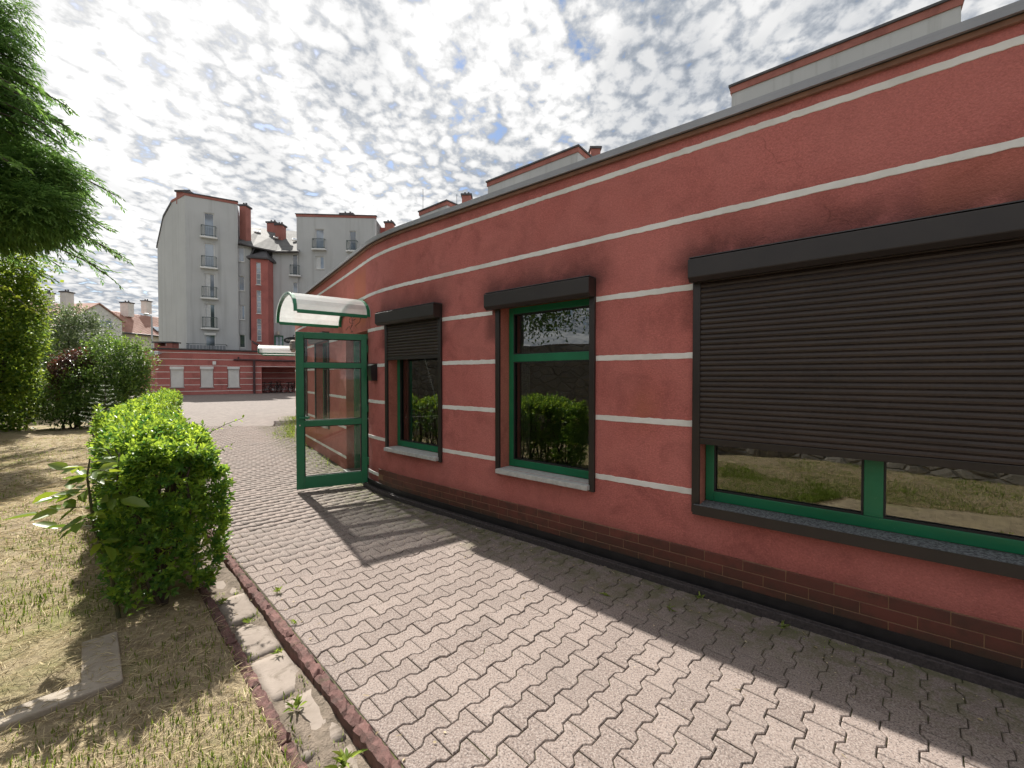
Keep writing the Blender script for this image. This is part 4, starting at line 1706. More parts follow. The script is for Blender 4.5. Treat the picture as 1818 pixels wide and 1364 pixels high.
# ------------------------------------------------------------------ hedges
def hedge(name, sa, sb, off, hw, h, ncl, lsize, label, seed, fine=True, zlo=.10):
    rg = random.Random(seed)
    base = kp((sa + sb) / 2, off)
    root = empty(name, (base.x, base.y, 0), label, 'hedge')
    P, d, nn, L, Wd, var = [], [], [], [], [], []
    stems = MB()
    s = sa + .12
    while s < sb - .05:
        p = kp(s, off + rg.uniform(-.06, .06))
        for b in range(rg.choice((2, 3, 3))):
            a = rg.uniform(0, 6.28); q = [Vector((p.x, p.y, -.03))]
            r0 = rg.uniform(.010, .020)
            for k in range(5):
                q.append(q[-1] + Vector((math.cos(a) * .05 + rg.gauss(0, .03), math.sin(a) * .05 + rg.gauss(0, .03), h * .19)))
            stems.tube(q, [r0, r0 * .9, r0 * .75, r0 * .6, r0 * .4, r0 * .25], 6)
        s += .17
    stems.build('stem', M['bark'], root, smooth=True)
    for c in range(ncl):
        face = rg.random()
        s = rg.uniform(sa, sb)
        if face < .30:                       # top
            o, z, nd = rg.uniform(-hw, hw), h * rg.uniform(.93, 1.0), Vector((0, 0, 1))
        elif face < .56:                     # path side
            o, z, nd = hw * rg.uniform(.8, 1.04), h * rg.uniform(zlo, 1), None
        elif face < .80:
            o, z, nd = -hw * rg.uniform(.8, 1.04), h * rg.uniform(zlo, 1), None
        elif face < .93:                     # the cut ends
            s = sa + rg.uniform(-.04, .06) if rg.random() < .7 else sb + rg.uniform(-.06, .04)
            o, z, nd = rg.uniform(-hw, hw), h * rg.uniform(zlo, 1), 'end'
        else:                                # inside
            o, z, nd = rg.uniform(-hw, hw) * .7, h * rg.uniform(.2, .9), None
        # lumpy outline, thinner and with gaps near the foot
        lump = .10 * math.sin(s * 5.1 + z * 4.0 + seed) + .06 * math.sin(s * 11.3 - z * 9.0) + .05 * math.sin(z * 13 + o * 9)
        if z < .35 * h and rg.random() < .45:
            continue
        if math.sin(s * 9 + seed) * math.sin(z * 8 + o * 5 + seed) > .72 and rg.random() < .8 and z < h * .85:
            continue
        taper = 1.0 - .22 * max(0, .45 - z / h) / .45
        t_ = ktan(s); n2 = Vector((t_.y, -t_.x))
        crn = max(0, z / h - .80) / .20                       # rounded shoulders
        taper *= 1 - .07 * crn ** 2
        oo = o * taper + (lump * .42 if abs(o) > hw * .7 else 0) * (1 if o > 0 else -1)
        zz = z + (lump * .55 if z > .9 * h else 0) - (.09 * (abs(o) / hw) ** 4 if z > .9 * h else 0)
        if rg.random() < .05 and z > .85 * h:
            zz += rg.uniform(.02, .10)
        p = kp(s, off + oo)
        out = n2 * (1 if o > 0 else -1)
        if nd is None:
            dirv = Vector((out.x, out.y, rg.uniform(.1, .9)))
        elif nd == 'end':
            sg = -1 if s < (sa + sb) / 2 else 1
            dirv = Vector((t_.x * sg, t_.y * sg, rg.uniform(.1, .9)))
        else:
            dirv = Vector((rg.gauss(0, .35), rg.gauss(0, .35), 1))
        dirv = (dirv + Vector((rg.gauss(0, .3), rg.gauss(0, .3), rg.gauss(0, .2)))).normalized()
        tl = rg.uniform(.05, .10)
        bp = Vector((p.x, p.y, zz)) - dirv * tl
        side = dirv.orthogonal().normalized()
        newg = rg.random() < (.55 if z > .9 * h else .22)
        vb = rg.uniform(.45, 1.0) if newg else rg.uniform(0, .5)
        m = rg.choice((6, 7, 8, 9))
        ph = rg.uniform(0, 6.28)
        for k in range(m):
            f_ = k / (m - 1)
            a = ph + k * 2.4
            sv = (side * math.cos(a) + dirv.cross(side) * math.sin(a))
            ld = (dirv * (.35 + .9 * f_) + sv * (1.05 - .55 * f_)).normalized()
            P.append(bp + dirv * tl * f_); d.append(ld)
            up = (dirv - ld * dirv.dot(ld)) + Vector((0, 0, .35))
            nn.append(up)
            l_ = lsize * rg.uniform(.7, 1.25) * (1 - .25 * f_)
            L.append(l_); Wd.append(l_ * rg.uniform(.42, .56)); var.append(min(1, max(0, vb + rg.gauss(0, .12))))
    me = leaf_mesh('foliage', [tuple(x) for x in P], [tuple(x) for x in d], [tuple(x) for x in nn], L, Wd, np.array(var), fine)
    put('foliage', me, M['hedge_leaf'], root)
    return root


HOFF = -.49
hedge('privet_hedge', 1.78, 4.5, HOFF, .30, 1.17, 6200, .046, 'clipped privet hedge with bright green top at the edge of the path', 3)
hedge('privet_hedge', 4.75, 14.5, HOFF - .04, .27, 1.10, 5200, .060, 'farther privet hedge running on behind the near one towards the courtyard', 9)
# a few long shoots standing out of the near hedge
for (s0, o0, z0, ax, ln, lab) in ((2.35, HOFF + .30, 1.10, (.55, .35, .30), .26, 'long leafy shoot sticking out of the near hedge top over the path'),
                                 (2.45, HOFF + .32, .93, (.60, .30, .18), .16, 'short leafy shoot below the long one on the near hedge')):
    P, d, nn, L, Wd, var = [], [], [], [], [], []
    stems = MB()
    p = Vector((*kp(s0, o0), z0)); ax = Vector(ax).normalized()
    sh_root = empty('hedge_shoot', tuple(p), lab, 'shoot', 'shoots on the near hedge')
    stems.tube([p, p + ax * ln * .5 + Vector((0, 0, .01)), p + ax * ln], [.003, .0025, .0015], 5)
    for k in range(9):
        f_ = (k + 1) / 9; a = k * 2.4
        sv = ax.orthogonal().normalized(); sv = sv * math.cos(a) + ax.cross(sv) * math.sin(a)
        P.append(tuple(p + ax * ln * f_)); d.append(tuple(ax * .6 + sv)); nn.append((0, 0, 1)); l_ = random.uniform(.026, .045); L.append(l_); Wd.append(l_ * .5); var.append(random.uniform(.4, 1))
    stems.build('stem', M['twig_green'], sh_root)
    put('foliage', leaf_mesh('foliage', P, d, nn, L, Wd, np.array(var)), M['hedge_leaf'], sh_root)


# young walnut-like plant at the lawn side of the hedge
def compound_leaf(p, ax, ln, size, n, P, d, nn, L, Wd, var, st):
    ax = Vector(ax).normalized()
    side = ax.cross(Vector((0, 0, 1))).normalized()
    pts = [p + ax * ln * k / 4 - Vector((0, 0, .25 * ln * (k / 4) ** 2)) for k in range(5)]
    st.tube(pts, [.0035, .003, .0025, .002, .0015], 5)
    for k in range(n):
        f_ = .35 + .65 * k / max(1, n - 1)
        q = p + ax * ln * f_ - Vector((0, 0, .25 * ln * f_ * f_))
        sides = (1, -1) if k < n - 1 else (0,)
        for sg in sides:
            ld = ax * (.7 if sg else 1.0) + side * sg * .8 + Vector((0, 0, random.uniform(-.55, .30)))
            P.append(tuple(q)); d.append(tuple(ld)); nn.append((random.gauss(0, .45), random.gauss(-.25, .45), 1))
            l_ = size * random.uniform(.8, 1.2) * (1.25 if sg == 0 else 1); L.append(l_); Wd.append(l_ * .48); var.append(random.uniform(.2, .9))


wx, wy = -2.56, 2.52
wal = empty('walnut_sapling', (wx, wy, 0), 'young walnut-like sapling with broad glossy leaves at the hedge end', 'sapling')
P, d, nn, L, Wd, var = [], [], [], [], [], []
st = MB()
st.tube([(wx + .05, wy + .12, -.02), (wx + .04, wy + .08, .3), (wx + .0, wy + .02, .62), (wx - .02, wy, .95), (wx, wy, 1.06)], [.012, .011, .009, .006, .004], 7)
for z, a, ln, sz, n in ((1.03, 95, .14, .085, 3), (1.0, 200, .17, .09, 3), (.98, -10, .22, .10, 3), (.93, 150, .20, .10, 3), (.90, 40, .22, .10, 3), (.86, 185, .30, .12, 3), (.80, 5, .26, .12, 3), (.76, 215, .34, .12, 3),
                        (.72, -60, .24, .12, 3), (.64, 190, .30, .12, 3), (.55, -25, .24, .11, 3), (.48, 20, .22, .10, 3), (.86, 260, .2, .11, 3), (.95, 300, .18, .1, 3)):
    compound_leaf(Vector((wx, wy + .01, z)), (math.cos(R(a)), math.sin(R(a)), .25), ln * .62, sz * 1.0, n, P, d, nn, L, Wd, var, st)
st.build('stem', M['twig_green'], wal)
put('foliage', leaf_mesh('foliage', P, d, nn, L, Wd, np.array(var), True, .08, .25), M['walnut_leaf'], wal)


# ------------------------------------------------------------------ shrubs and trees beyond the lawn
def leaf_cloud(root, lobes, n, lsize, mat, seed, hollow=.62, aspect=.5, up=.3, fine=False, gaps=.55):
    rg = np.random.default_rng(seed)
    lobes = np.array(lobes, float)          # cx cy cz rx ry rz
    vol = (lobes[:, 3] * lobes[:, 4] * lobes[:, 5]) ** (2 / 3)
    idx = rg.choice(len(lobes), n, p=vol / vol.sum())
    lb = lobes[idx]
    dirs = unit(rg.normal(size=(n, 3)))
    # clumpy: pull leaves towards clump centres
    rr = hollow + (1 - hollow) * rg.random(n) ** .6
    ph = np.sin(dirs[:, 0] * 7 + idx * 1.7) * np.sin(dirs[:, 1] * 8 - idx) * np.sin(dirs[:, 2] * 7 + 2 * idx)
    rr = rr * (1 + .34 * ph)
    spr = rg.random(n) < .13
    cell = np.floor(dirs * 3.3).sum(axis=1) * 12.9898 + idx * 3.1
    cr_ = np.abs(np.sin(cell) * 43758.5) % 1.0
    rr = rr * (1 + np.where(cr_ > .68, .16 * (cr_ - .68) / .32 * 2, 0)) + np.where(spr & (cr_ > .5), .22 * rg.random(n), 0)
    keep = ~((ph < -.25) & (rg.random(n) < gaps))
    P = lb[:, :3] + dirs * rr[:, None] * lb[:, 3:]
    P += rg.normal(size=P.shape) * lsize * .6
    keep &= P[:, 2] > .02
    P, dirs, ph = P[keep], dirs[keep], ph[keep]
    m = len(P)
    ld = unit(dirs * .8 + rg.normal(size=(m, 3)) * .8 + np.array([0, 0, -.15]))
    nr = unit(dirs * .5 + rg.normal(size=(m, 3)) * .5 + np.array([0, 0, .9]))
    L = lsize * rg.uniform(.6, 1.35, m)
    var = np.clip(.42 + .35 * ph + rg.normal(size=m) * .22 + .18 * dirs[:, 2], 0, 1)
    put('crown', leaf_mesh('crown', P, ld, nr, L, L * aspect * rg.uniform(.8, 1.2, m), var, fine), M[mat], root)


def trunk(root, x, y, h, r, n=4, seed=1, spread=.5):
    rg = random.Random(seed)
    mb = MB()
    for k in range(n):
        a = rg.uniform(0, 6.28)
        pts = [Vector((x + rg.gauss(0, .08), y + rg.gauss(0, .08), -.08))]
        for q in range(6):
            pts.append(pts[-1] + Vector((math.cos(a) * spread * h / 8 + rg.gauss(0, .05), math.sin(a) * spread * h / 8 + rg.gauss(0, .05), h / 6)))
        mb.tube(pts, [r * (1 - .14 * i) for i in range(7)], 7)
    mb.build('trunk', M['bark'], root, smooth=True)


def shrub(name, px, D, lobes_px, n, ls, mat, label, cat, seed, group=None, tr=(.05, 4), aspect=.5, depth=.8):
    """lobes given as (px, py, half width px, half height px, depth shift) at distance D"""
    x = ratio(px) * D
    root = empty(name, (x, D, 0), label, cat, group)
    lob = []
    for lx, ly, rx, rz, dd in lobes_px:
        c = at(lx, ly, D + dd)
        k = (D + dd) / FPX
        lob.append((c.x, c.y, c.z, rx * k, rx * k * depth, rz * k))
    leaf_cloud(root, lob, n, ls, mat, seed, aspect=aspect)
    zt = max(l_[2] for l_ in lob)
    trunk(root, x, D, zt * .85, tr[0], tr[1], seed, .22)
    return root


G_ = 'shrubs and small trees at the far end of the lawn'
shrub('leafy_shrub', 205, 13.6, [(205, 655, 50, 52, 0), (235, 640, 30, 35, .2), (180, 690, 42, 40, -.2), (215, 700, 40, 40, -.3), (190, 625, 30, 28, .2), (240, 672, 22, 30, 0)], 15000, .085, 'shrub_leaf', 'bushy green shrub beside the red courtyard building', 'shrub', 21, G_, (.05, 5))
shrub('purple_shrub', 135, 12.9, [(122, 660, 24, 26, 0), (140, 645, 18, 20, .1), (112, 690, 20, 22, 0)], 4200, .085, 'purple_leaf', 'dark purple-leaved shrub among the green ones at the end of the lawn', 'shrub', 22, G_, (.05, 3))
shrub('leafy_shrub', 120, 12.4, [(150, 690, 30, 36, .2), (105, 700, 26, 34, .3), (95, 720, 28, 26, 0), (150, 725, 30, 25, 0), (190, 722, 34, 26, .2), (120, 735, 34, 18, -.2)], 8000, .080, 'shrub_leaf', 'low green undergrowth shrub at the foot of the purple one', 'shrub', 23, G_, (.03, 4))
shrub('small_tree', 110, 17.0, [(110, 590, 52, 36, 0), (70, 570, 40, 40, 0), (150, 595, 42, 32, .4), (100, 630, 50, 40, 0), (140, 565, 26, 22, 0)], 12000, .10, 'shrub_leaf_dull', 'grey-green small tree in front of the tiled house', 'tree', 24, G_, (.08, 3))
shrub('small_tree', 30, 15.0, [(30, 620, 48, 55, 0), (60, 660, 40, 45, .2), (10, 690, 45, 45, 0), (55, 715, 36, 34, 0)], 11000, .09, 'shrub_leaf', 'green small tree at the edge of the lawn behind the ivy', 'tree', 25, G_, (.07, 3))
# ivy-hung mass at the left edge
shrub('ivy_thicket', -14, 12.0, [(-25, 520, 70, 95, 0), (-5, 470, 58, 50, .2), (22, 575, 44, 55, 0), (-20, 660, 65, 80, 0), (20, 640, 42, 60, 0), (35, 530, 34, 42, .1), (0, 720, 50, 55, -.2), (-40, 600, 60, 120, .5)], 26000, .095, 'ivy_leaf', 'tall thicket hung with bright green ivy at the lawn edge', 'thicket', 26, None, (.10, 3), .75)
# yellowed ivy runner
ir = MB(); pts = [at(-5, 505, 10.2), at(14, 512, 10.2), at(30, 530, 10.3), at(48, 545, 10.3), at(66, 553, 10.4)]
ir.tube([tuple(p) for p in pts], .012, 5)
ro = empty('ivy_runner', tuple(pts[0]), 'thin yellowed ivy runner hanging out of the thicket', 'ivy')
ir.build('stem', M['twig_green'], ro)
P, d, nn, L, Wd, var = [], [], [], [], [], []
for k in range(16):
    q = pts[k % 5].lerp(pts[min(4, k % 5 + 1)], random.random())
    P.append(tuple(q)); d.append((random.gauss(0, 1), random.gauss(0, 1), -.6)); nn.append((0, -1, .6)); L.append(.13); Wd.append(.09); var.append(1.0)
put('foliage', leaf_mesh('foliage', P, d, nn, L, Wd, np.array(var)), M['ivy_leaf'], ro)


# large feathery tree at the left edge, its trunk outside the frame
def feathery_tree():
    rg = random.Random(5)
    tx, ty = -14.0, 8.6
    root = empty('feathery_tree', (tx, ty, 0), 'large tree with drooping feathery green branches at the lawn edge', 'tree')
    br = MB()
    top = 14.5
    br.tube([(tx + .0, ty, -.1), (tx + .05, ty, 3), (tx - .05, ty + .1, 7), (tx, ty, 11), (tx, ty, top)], [.30, .25, .19, .12, .04], 10)
    P, d, nn, L, Wd, var = [], [], [], [], [], []
    for b in range(250):
        z0 = rg.uniform(5.0, 14.0)
        # more boughs on the side towards the lawn, the ones in view
        a = rg.gauss(R(5), R(62)) if rg.random() < .75 else rg.uniform(0, 6.28)
        ln = (4.6 if z0 < 7.2 else max(1.6, 4.6 - (z0 - 7.2) * .62)) * rg.uniform(.6, 1.0)
        ax = Vector((math.cos(a), math.sin(a), 0))
        pts = []
        for k in range(9):
            f_ = k / 8
            pts.append(Vector((tx, ty, z0)) + ax * ln * f_ + Vector((0, 0, .75 * ln * .28 * f_ - ln * .38 * f_ ** 2.2)) + Vector((rg.gauss(0, .04), rg.gauss(0, .04), 0)) * f_)
        br.tube(pts, [.05 * (1 - .1 * k) + .004 for k in range(9)], 5)
        vb = rg.uniform(.1, .8)
        for k in range(26):
            f_ = .22 + .78 * (k + rg.random()) / 26
            i = min(7, int(f_ * 8)); q = pts[i].lerp(pts[i + 1], f_ * 8 - i)
            sg = 1 if k % 2 else -1
            side = ax.cross(Vector((0, 0, 1))) * sg
            tl = rg.uniform(.30, .75) * (1.15 - .5 * f_)
            td = (ax * rg.uniform(.5, 1.0) + side * rg.uniform(.4, 1.0) + Vector((0, 0, rg.uniform(-.7, .05)))).normalized()
            m = 17
            for j in range(m):
                g = (j + 1) / m
                qq = q + td * tl * g - Vector((0, 0, .22 * tl * g * g))
                s2 = td.cross(Vector((0, 0, 1))).normalized() * (1 if j % 2 else -1)
                ld = td * 1.0 + s2 * rg.uniform(.4, 1.0) + Vector((0, 0, rg.gauss(-.25, .3)))
                P.append(tuple(qq)); d.append(tuple(ld)); nn.append((rg.gauss(0, .4), rg.gauss(0, .4), 1))
                l_ = rg.uniform(.08, .17); L.append(l_); Wd.append(l_ * .30); var.append(min(1, max(0, vb + rg.gauss(0, .2))))
    br.build('trunk', M['bark'], root, smooth=True)
    # dense inner sprays of the crown
    rg2 = np.random.default_rng(77)
    for (lx, ly, rx, rz, dd) in ((0, 330, 90, 70, 0), (-20, 190, 70, 80, .3), (-50, 90, 80, 90, .2), (75, 375, 62, 44, -.2), (-55, 10, 80, 70, .4), (70, 310, 55, 40, .2), (5, 395, 65, 36, 0)):
        D_ = 9.6 + dd
        c = at(lx, ly, D_); k_ = D_ / FPX
        n = 1000
        dirs = unit(rg2.normal(size=(n, 3)))
        q = np.array(c)[None] + dirs * (rg2.random(n) ** .4)[:, None] * np.array([rx * k_, rx * k_ * .8, rz * k_])
        for a in range(n):
            tdx = unit((dirs[a] * .7 + np.array([.35, 0, -.55]) + rg2.normal(size=3) * .35)[None])[0]
            vb = rg2.uniform(.05, .85)
            for j in range(7):
                qq = q[a] + tdx * .05 * j
                sd = np.cross(tdx, [0, 0, 1.0]) * (1 if j % 2 else -1)
                P.append(tuple(qq)); d.append(tuple(tdx + sd * .7)); nn.append((0.1, -.3, 1)); l_ = rg2.uniform(.07, .15); L.append(l_); Wd.append(l_ * .28); var.append(min(1, max(0, vb + rg2.normal() * .1)))
    put('crown', leaf_mesh('crown', P, d, nn, L, Wd, np.array(var), False), M['tree_leaf'], root)


feathery_tree()


# little fir
def fir(px, D, h, label):
    x = ratio(px) * D
    root = empty('fir_sapling', (x, D, 0), label, 'sapling')
    mb = MB(); mb.tube([(x, D, -.05), (x + .01, D, h * .5), (x, D, h)], [.022, .014, .004], 6)
    P, d, nn, L, Wd, var = [], [], [], [], [], []
    z = h * .14
    while z < h * .96:
        k_ = 5
        ln = (h - z) * .42 + .03
        a0 = random.uniform(0, 6.28)
        for k in range(k_):
            a = a0 + k * 6.283 / k_ + random.gauss(0, .2)
            ax = Vector((math.cos(a), math.sin(a), .30))
            b = Vector((x, D, z)); l_ = ln * random.uniform(.75, 1.1)
            mb.tube([b, b + ax * l_ * .6, b + ax * l_ + Vector((0, 0, .02))], [.006, .004, .002], 4)
            n = int(16 + l_ * 60)
            for j in range(n):
                q = b + ax * l_ * (j + 1) / n
                sd = ax.cross(Vector((0, 0, 1))).normalized() * (1 if j % 2 else -1)
                P.append(tuple(q)); d.append(tuple(ax * .5 + sd * random.uniform(.5, 1) + Vector((0, 0, random.gauss(.1, .3))))); nn.append((0, 0, 1))
                L.append(random.uniform(.03, .055)); Wd.append(.014); var.append(random.random())
        z += h * .085
    mb.build('trunk', M['bark'], root)
    put('crown', leaf_mesh('crown', P, d, nn, L, Wd, np.array(var), False), M['fir_needle'], root)


fir(186, 10.6, 1.45, 'thin little fir sapling standing on the lawn before the shrubs')

# weeds along the wall foot beyond the door
P, d, nn, L, Wd, var = [], [], [], [], [], []
for k in range(2600):
    s = random.uniform(1.0, s_door[0] - .3); o = abs(random.gauss(0, .22)) + .03
    if o > .7 or (s > s_door[0] - 4.5 and random.random() < .88):
        continue
    a = random.uniform(0, 6.28); p = wp(s, o, 0)
    P.append(p); d.append((math.cos(a) * .6, math.sin(a) * .6, 1)); nn.append((math.cos(a), math.sin(a), .3)); L.append(random.uniform(.03, .10)); Wd.append(random.uniform(.004, .010)); var.append(random.random())
tag(put('wall_weeds', leaf_mesh('wall_weeds', P, d, nn, L, Wd, np.array(var), False), M['grass_green']), 'weeds along the foot of the red wall beyond the door', 'weeds', kind='stuff')
# moss and weed sprigs in the joints by the drain
P, d, nn, L, Wd, var = [], [], [], [], [], []
for k in range(900):
    s = random.uniform(s_door[1] + .1, s_vis); o = .11 + abs(random.gauss(0, .16))
    if hnoise(s * 2.3, o * 5) < .15:
        continue
    a = random.uniform(0, 6.28); p = wp(s, o, -.006)
    P.append(p); d.append((math.cos(a), math.sin(a), .8)); nn.append((math.cos(a), math.sin(a), 1)); L.append(random.uniform(.008, .026)); Wd.append(random.uniform(.002, .006)); var.append(random.random())
tag(put('joint_moss', leaf_mesh('joint_moss', P, d, nn, L, Wd, np.array(var), False), M['grass_green']), 'moss and sprigs in the paving joints by the drain', 'moss', kind='stuff')

# stone retaining wall behind and beside the camera (seen mirrored in the windows)
SWP = [(4.5, -6.4), (-.1, -3.0), (-2.3, -1.5), (-4.0, .5), (-6.6, 4.4), (-10.4, 7.9), (-15.4, 11.4)]
mb = MB()
pts = []
for i in range(len(SWP) - 1):
    for k in range(12):
        pts.append((SWP[i][0] + (SWP[i + 1][0] - SWP[i][0]) * k / 12, SWP[i][1] + (SWP[i + 1][1] - SWP[i][1]) * k / 12))
pts.append(SWP[-1])
nz = 9
for lay in (0, 1):
    for i, p in enumerate(pts):
        for j in range(nz):
            z = 2.35 * j / (nz - 1) - .05
            off = (.04 * hnoise(i * .9, j * 1.3) if lay == 0 else 0)
            mb.v.append((p[0] - lay * .45 + off, p[1] - lay * .35 + off * .6, z + (.06 * hnoise(i * .7, 3) if j == nz - 1 else 0)))
n_ = len(pts)
for i in range(n_ - 1):
    for j in range(nz - 1):
        a = i * nz + j
        mb.f.append((a, a + nz, a + nz + 1, a + 1))
        b = a + n_ * nz
        mb.f.append((b, b + 1, b + nz + 1, b + nz))
    a = i * nz + nz - 1; b = a + n_ * nz
    mb.f.append((a, a + nz, b + nz, b))
o = mb.build('stone_wall', M['stone_wall'], None, (-5, 1, 0), recalc=False)
tag(o, 'rough stone retaining wall opposite the red building', 'wall')
for k, (x, y, z, r_) in enumerate(((-8.8, 2.2, 4.5, 2.1), (-12.2, 6.4, 4.0, 1.6))):
    rt = empty('overhanging_tree', (x, y, 0), ('broad green tree behind the stone wall opposite the tall window', 'green tree behind the stone wall nearest the ivy thicket')[k], 'tree', 'trees behind the stone wall')
    leaf_cloud(rt, [(x, y, z, r_, r_, 1.7), (x + .8, y + .6, z - .6, r_ * .7, r_ * .7, 1.2), (x - .5, y - .8, z + .8, r_ * .7, r_ * .7, 1.2), (x + .6, y - .9, z - .2, r_ * .8, r_ * .7, 1.3)], 7000, .12, 'shrub_leaf', 80 + k)
    trunk(rt, x, y, z, .12, 2, 80 + k, .1)


# ------------------------------------------------------------------ far buildings
def holes_wall(F, z0, z1, holes, depth=.14):
    """wall face with real rectangular openings and their reveals. holes: (u0,u1,z0,z1)"""
    mb = MB(); p = F.pt
    us = sorted({0.0, F.len} | {h[0] for h in holes} | {h[1] for h in holes})
    zs = sorted({z0, z1} | {h[2] for h in holes} | {h[3] for h in holes})
    for a, b in zip(us, us[1:]):
        for c, d in zip(zs, zs[1:]):
            um, zm = (a + b) / 2, (c + d) / 2
            if any(h[0] < um < h[1] and h[2] < zm < h[3] for h in holes):
                continue
            mb.add([p(a, 0, c), p(b, 0, c), p(b, 0, d), p(a, 0, d)], [(0, 1, 2, 3)])
    for a, b, c, d in holes:
        q = -depth
        mb.add([p(a, 0, c), p(a, q, c), p(a, q, d), p(a, 0, d)], [(3, 2, 1, 0)])
        mb.add([p(b, 0, c), p(b, q, c), p(b, q, d), p(b, 0, d)], [(0, 1, 2, 3)])
        mb.add([p(a, 0, d), p(b, 0, d), p(b, q, d), p(a, q, d)], [(0, 1, 2, 3)])
        mb.add([p(a, 0, c), p(b, 0, c), p(b, q, c), p(a, q, c)], [(3, 2, 1, 0)])
    return mb


def far_window(root, F, u0, u1, z0, z1, depth=.14, mull=1, rows=1, sill=True, fmat='frame_white', curtain=False, ww=.06):
    mb = MB()
    o0, o1 = -depth, -depth + .06
    mb.fbox(F, u0, u0 + ww, o0, o1, z0, z1); mb.fbox(F, u1 - ww, u1, o0, o1, z0, z1)
    mb.fbox(F, u0 + ww, u1 - ww, o0, o1, z0, z0 + ww); mb.fbox(F, u0 + ww, u1 - ww, o0, o1, z1 - ww, z1)
    for k in range(1, rows):
        z = z0 + (z1 - z0) * k / rows
        mb.fbox(F, u0 + ww, u1 - ww, o0, o1, z - .025, z + .025)
    for k in range(1, mull):
        u = u0 + (u1 - u0) * k / mull
        mb.fbox(F, u - .03, u + .03, o0, o1 + .004, z0 + ww, z1 - ww)
    wd = mb.build('window', M[fmat], root)
    mb = MB(); p = F.pt
    mb.add([p(u0 + .02, o0 + .02, z0 + .02), p(u1 - .02, o0 + .02, z0 + .02), p(u1 - .02, o0 + .02, z1 - .02), p(u0 + .02, o0 + .02, z1 - .02)], [(0, 1, 2, 3)])
    mb.build('pane', M['far_glass'], wd, recalc=False)
    if curtain:
        mb = MB(); mb.fbox(F, u0 + ww + .02, u0 + (u1 - u0) * .55, o0 + .021, o0 + .03, z0 + ww, z1 - ww)
        mb.build('curtain', M['curtain_white'], wd)
    if sill:
        mb = MB(); mb.fbox(F, u0 - .05, u1 + .05, .002, .07, z0 - .06, z0 - .01); mb.build('sill', M['frame_white'], wd)
    return wd


def juliet(root, F, u0, u1, z0):
    """small balcony slab with a rail of bars before a French window"""
    mb = MB(); mb.fbox(F, u0 - .28, u1 + .28, .002, .42, z0 - .16, z0 - .02)
    b = mb.build('balcony', M['frame_white'], root)
    mb = MB()
    a, c = u0 - .18, u1 + .18
    for z in (z0 + .06, z0 + .93):
        mb.fbox(F, a, c, .36, .40, z, z + .045)
        mb.fbox(F, a, a + .04, .004, .36, z, z + .045); mb.fbox(F, c - .04, c, .004, .36, z, z + .045)
    for u in (a, c - .04):
        mb.fbox(F, u, u + .04, .361, .401, z0 - .02, z0 + .93)
    mb.build('rail', M['rail_metal'], b)
    n = 9
    me = None
    for k in range(1, n):
        u = a + (c - a) * k / n
        mb = MB(); mb.fbox(F, u - .010, u + .010, .37, .39, z0 + .105, z0 + .93)
        mb.build('bar', M['rail_metal'], b)
    return b


def trim_band(F, root, z0, h, o=.05, mat='red_trim', name='trim', a=0, b=0):
    mb = MB(); mb.fbox(F, -a, F.len + b, -.3, o, z0, z0 + h)
    return mb.build(name, M[mat], root)


STO = 2.8
# --- grey block with recess, stair tower and second block: one building
apt = empty('apartment_building', (-26.0, 41.0, 0), 'grey apartment building with red stair tower and French balconies', 'building')
cA = Vector((-29.6, 38.0)); cB = Vector((ratio(425) * 40.0, 40.0)); cL = Vector((ratio(283) * 41.5, 41.5))
cR1 = Vector((ratio(424.5) * 40.25, 40.25)); cR2 = Vector((ratio(449) * 40.8, 40.8)); cT = Vector((ratio(486) * 42.0, 42.0)); cU = Vector((ratio(531) * 42.8, 42.8))
cV = Vector((ratio(529) * 42.9, 42.9)); cW = Vector((ratio(668) * 43.4, 43.4))
H1 = zat(347, 38.0)
FA = Frame(cA, cB)
# front of the left block
holes, fw_ = [], []
u0, u1 = FA.u_px(365.5), FA.u_px(383.5)
for k in range(5):
    top = 16.73 - k * STO
    holes.append((u0, u1, top - 2.25, top))
holes_wall(FA, 0, H1, holes).build('wall', M['stucco_grey'], apt, recalc=False)
for k, h in enumerate(holes):
    far_window(apt, FA, *h, rows=1, mull=1, sill=False, curtain=(k in (2, 3)))
    if k < 4:
        juliet(apt, FA, h[0], h[1], h[2])
# shutter box over the lowest French window, balcony with panels in front of it
mb = MB(); mb.fbox(FA, u0 - .05, u1 + .05, .002, .10, 16.73 - 4 * STO - .12, 16.73 - 4 * STO + .10); mb.build('shutter_box', M['frame_white'], apt)
F = FA
ua, ub = F.u_px(336), F.u_px(404)
zr = zat(612, 38.5)
bal = MB(); bal.fbox(F, ua, ub, 1.4, 1.44, zr - .04, zr); bal.fbox(F, ua, ua + .04, .01, 1.4, zr - .04, zr); bal.fbox(F, ub - .04, ub, .01, 1.4, zr - .04, zr)
bl = bal.build('terrace_rail', M['rail_metal'], apt)
nb = 12
for k in range(nb):
    a, b = ua + (ub - ua) * k / nb, ua + (ub - ua) * (k + 1) / nb
    mb = MB(); mb.fbox(F, a + .02, b - .02, 1.405, 1.43, zr - 1.0, zr - .14); mb.build('panel', M['balcony_panel'], bl)
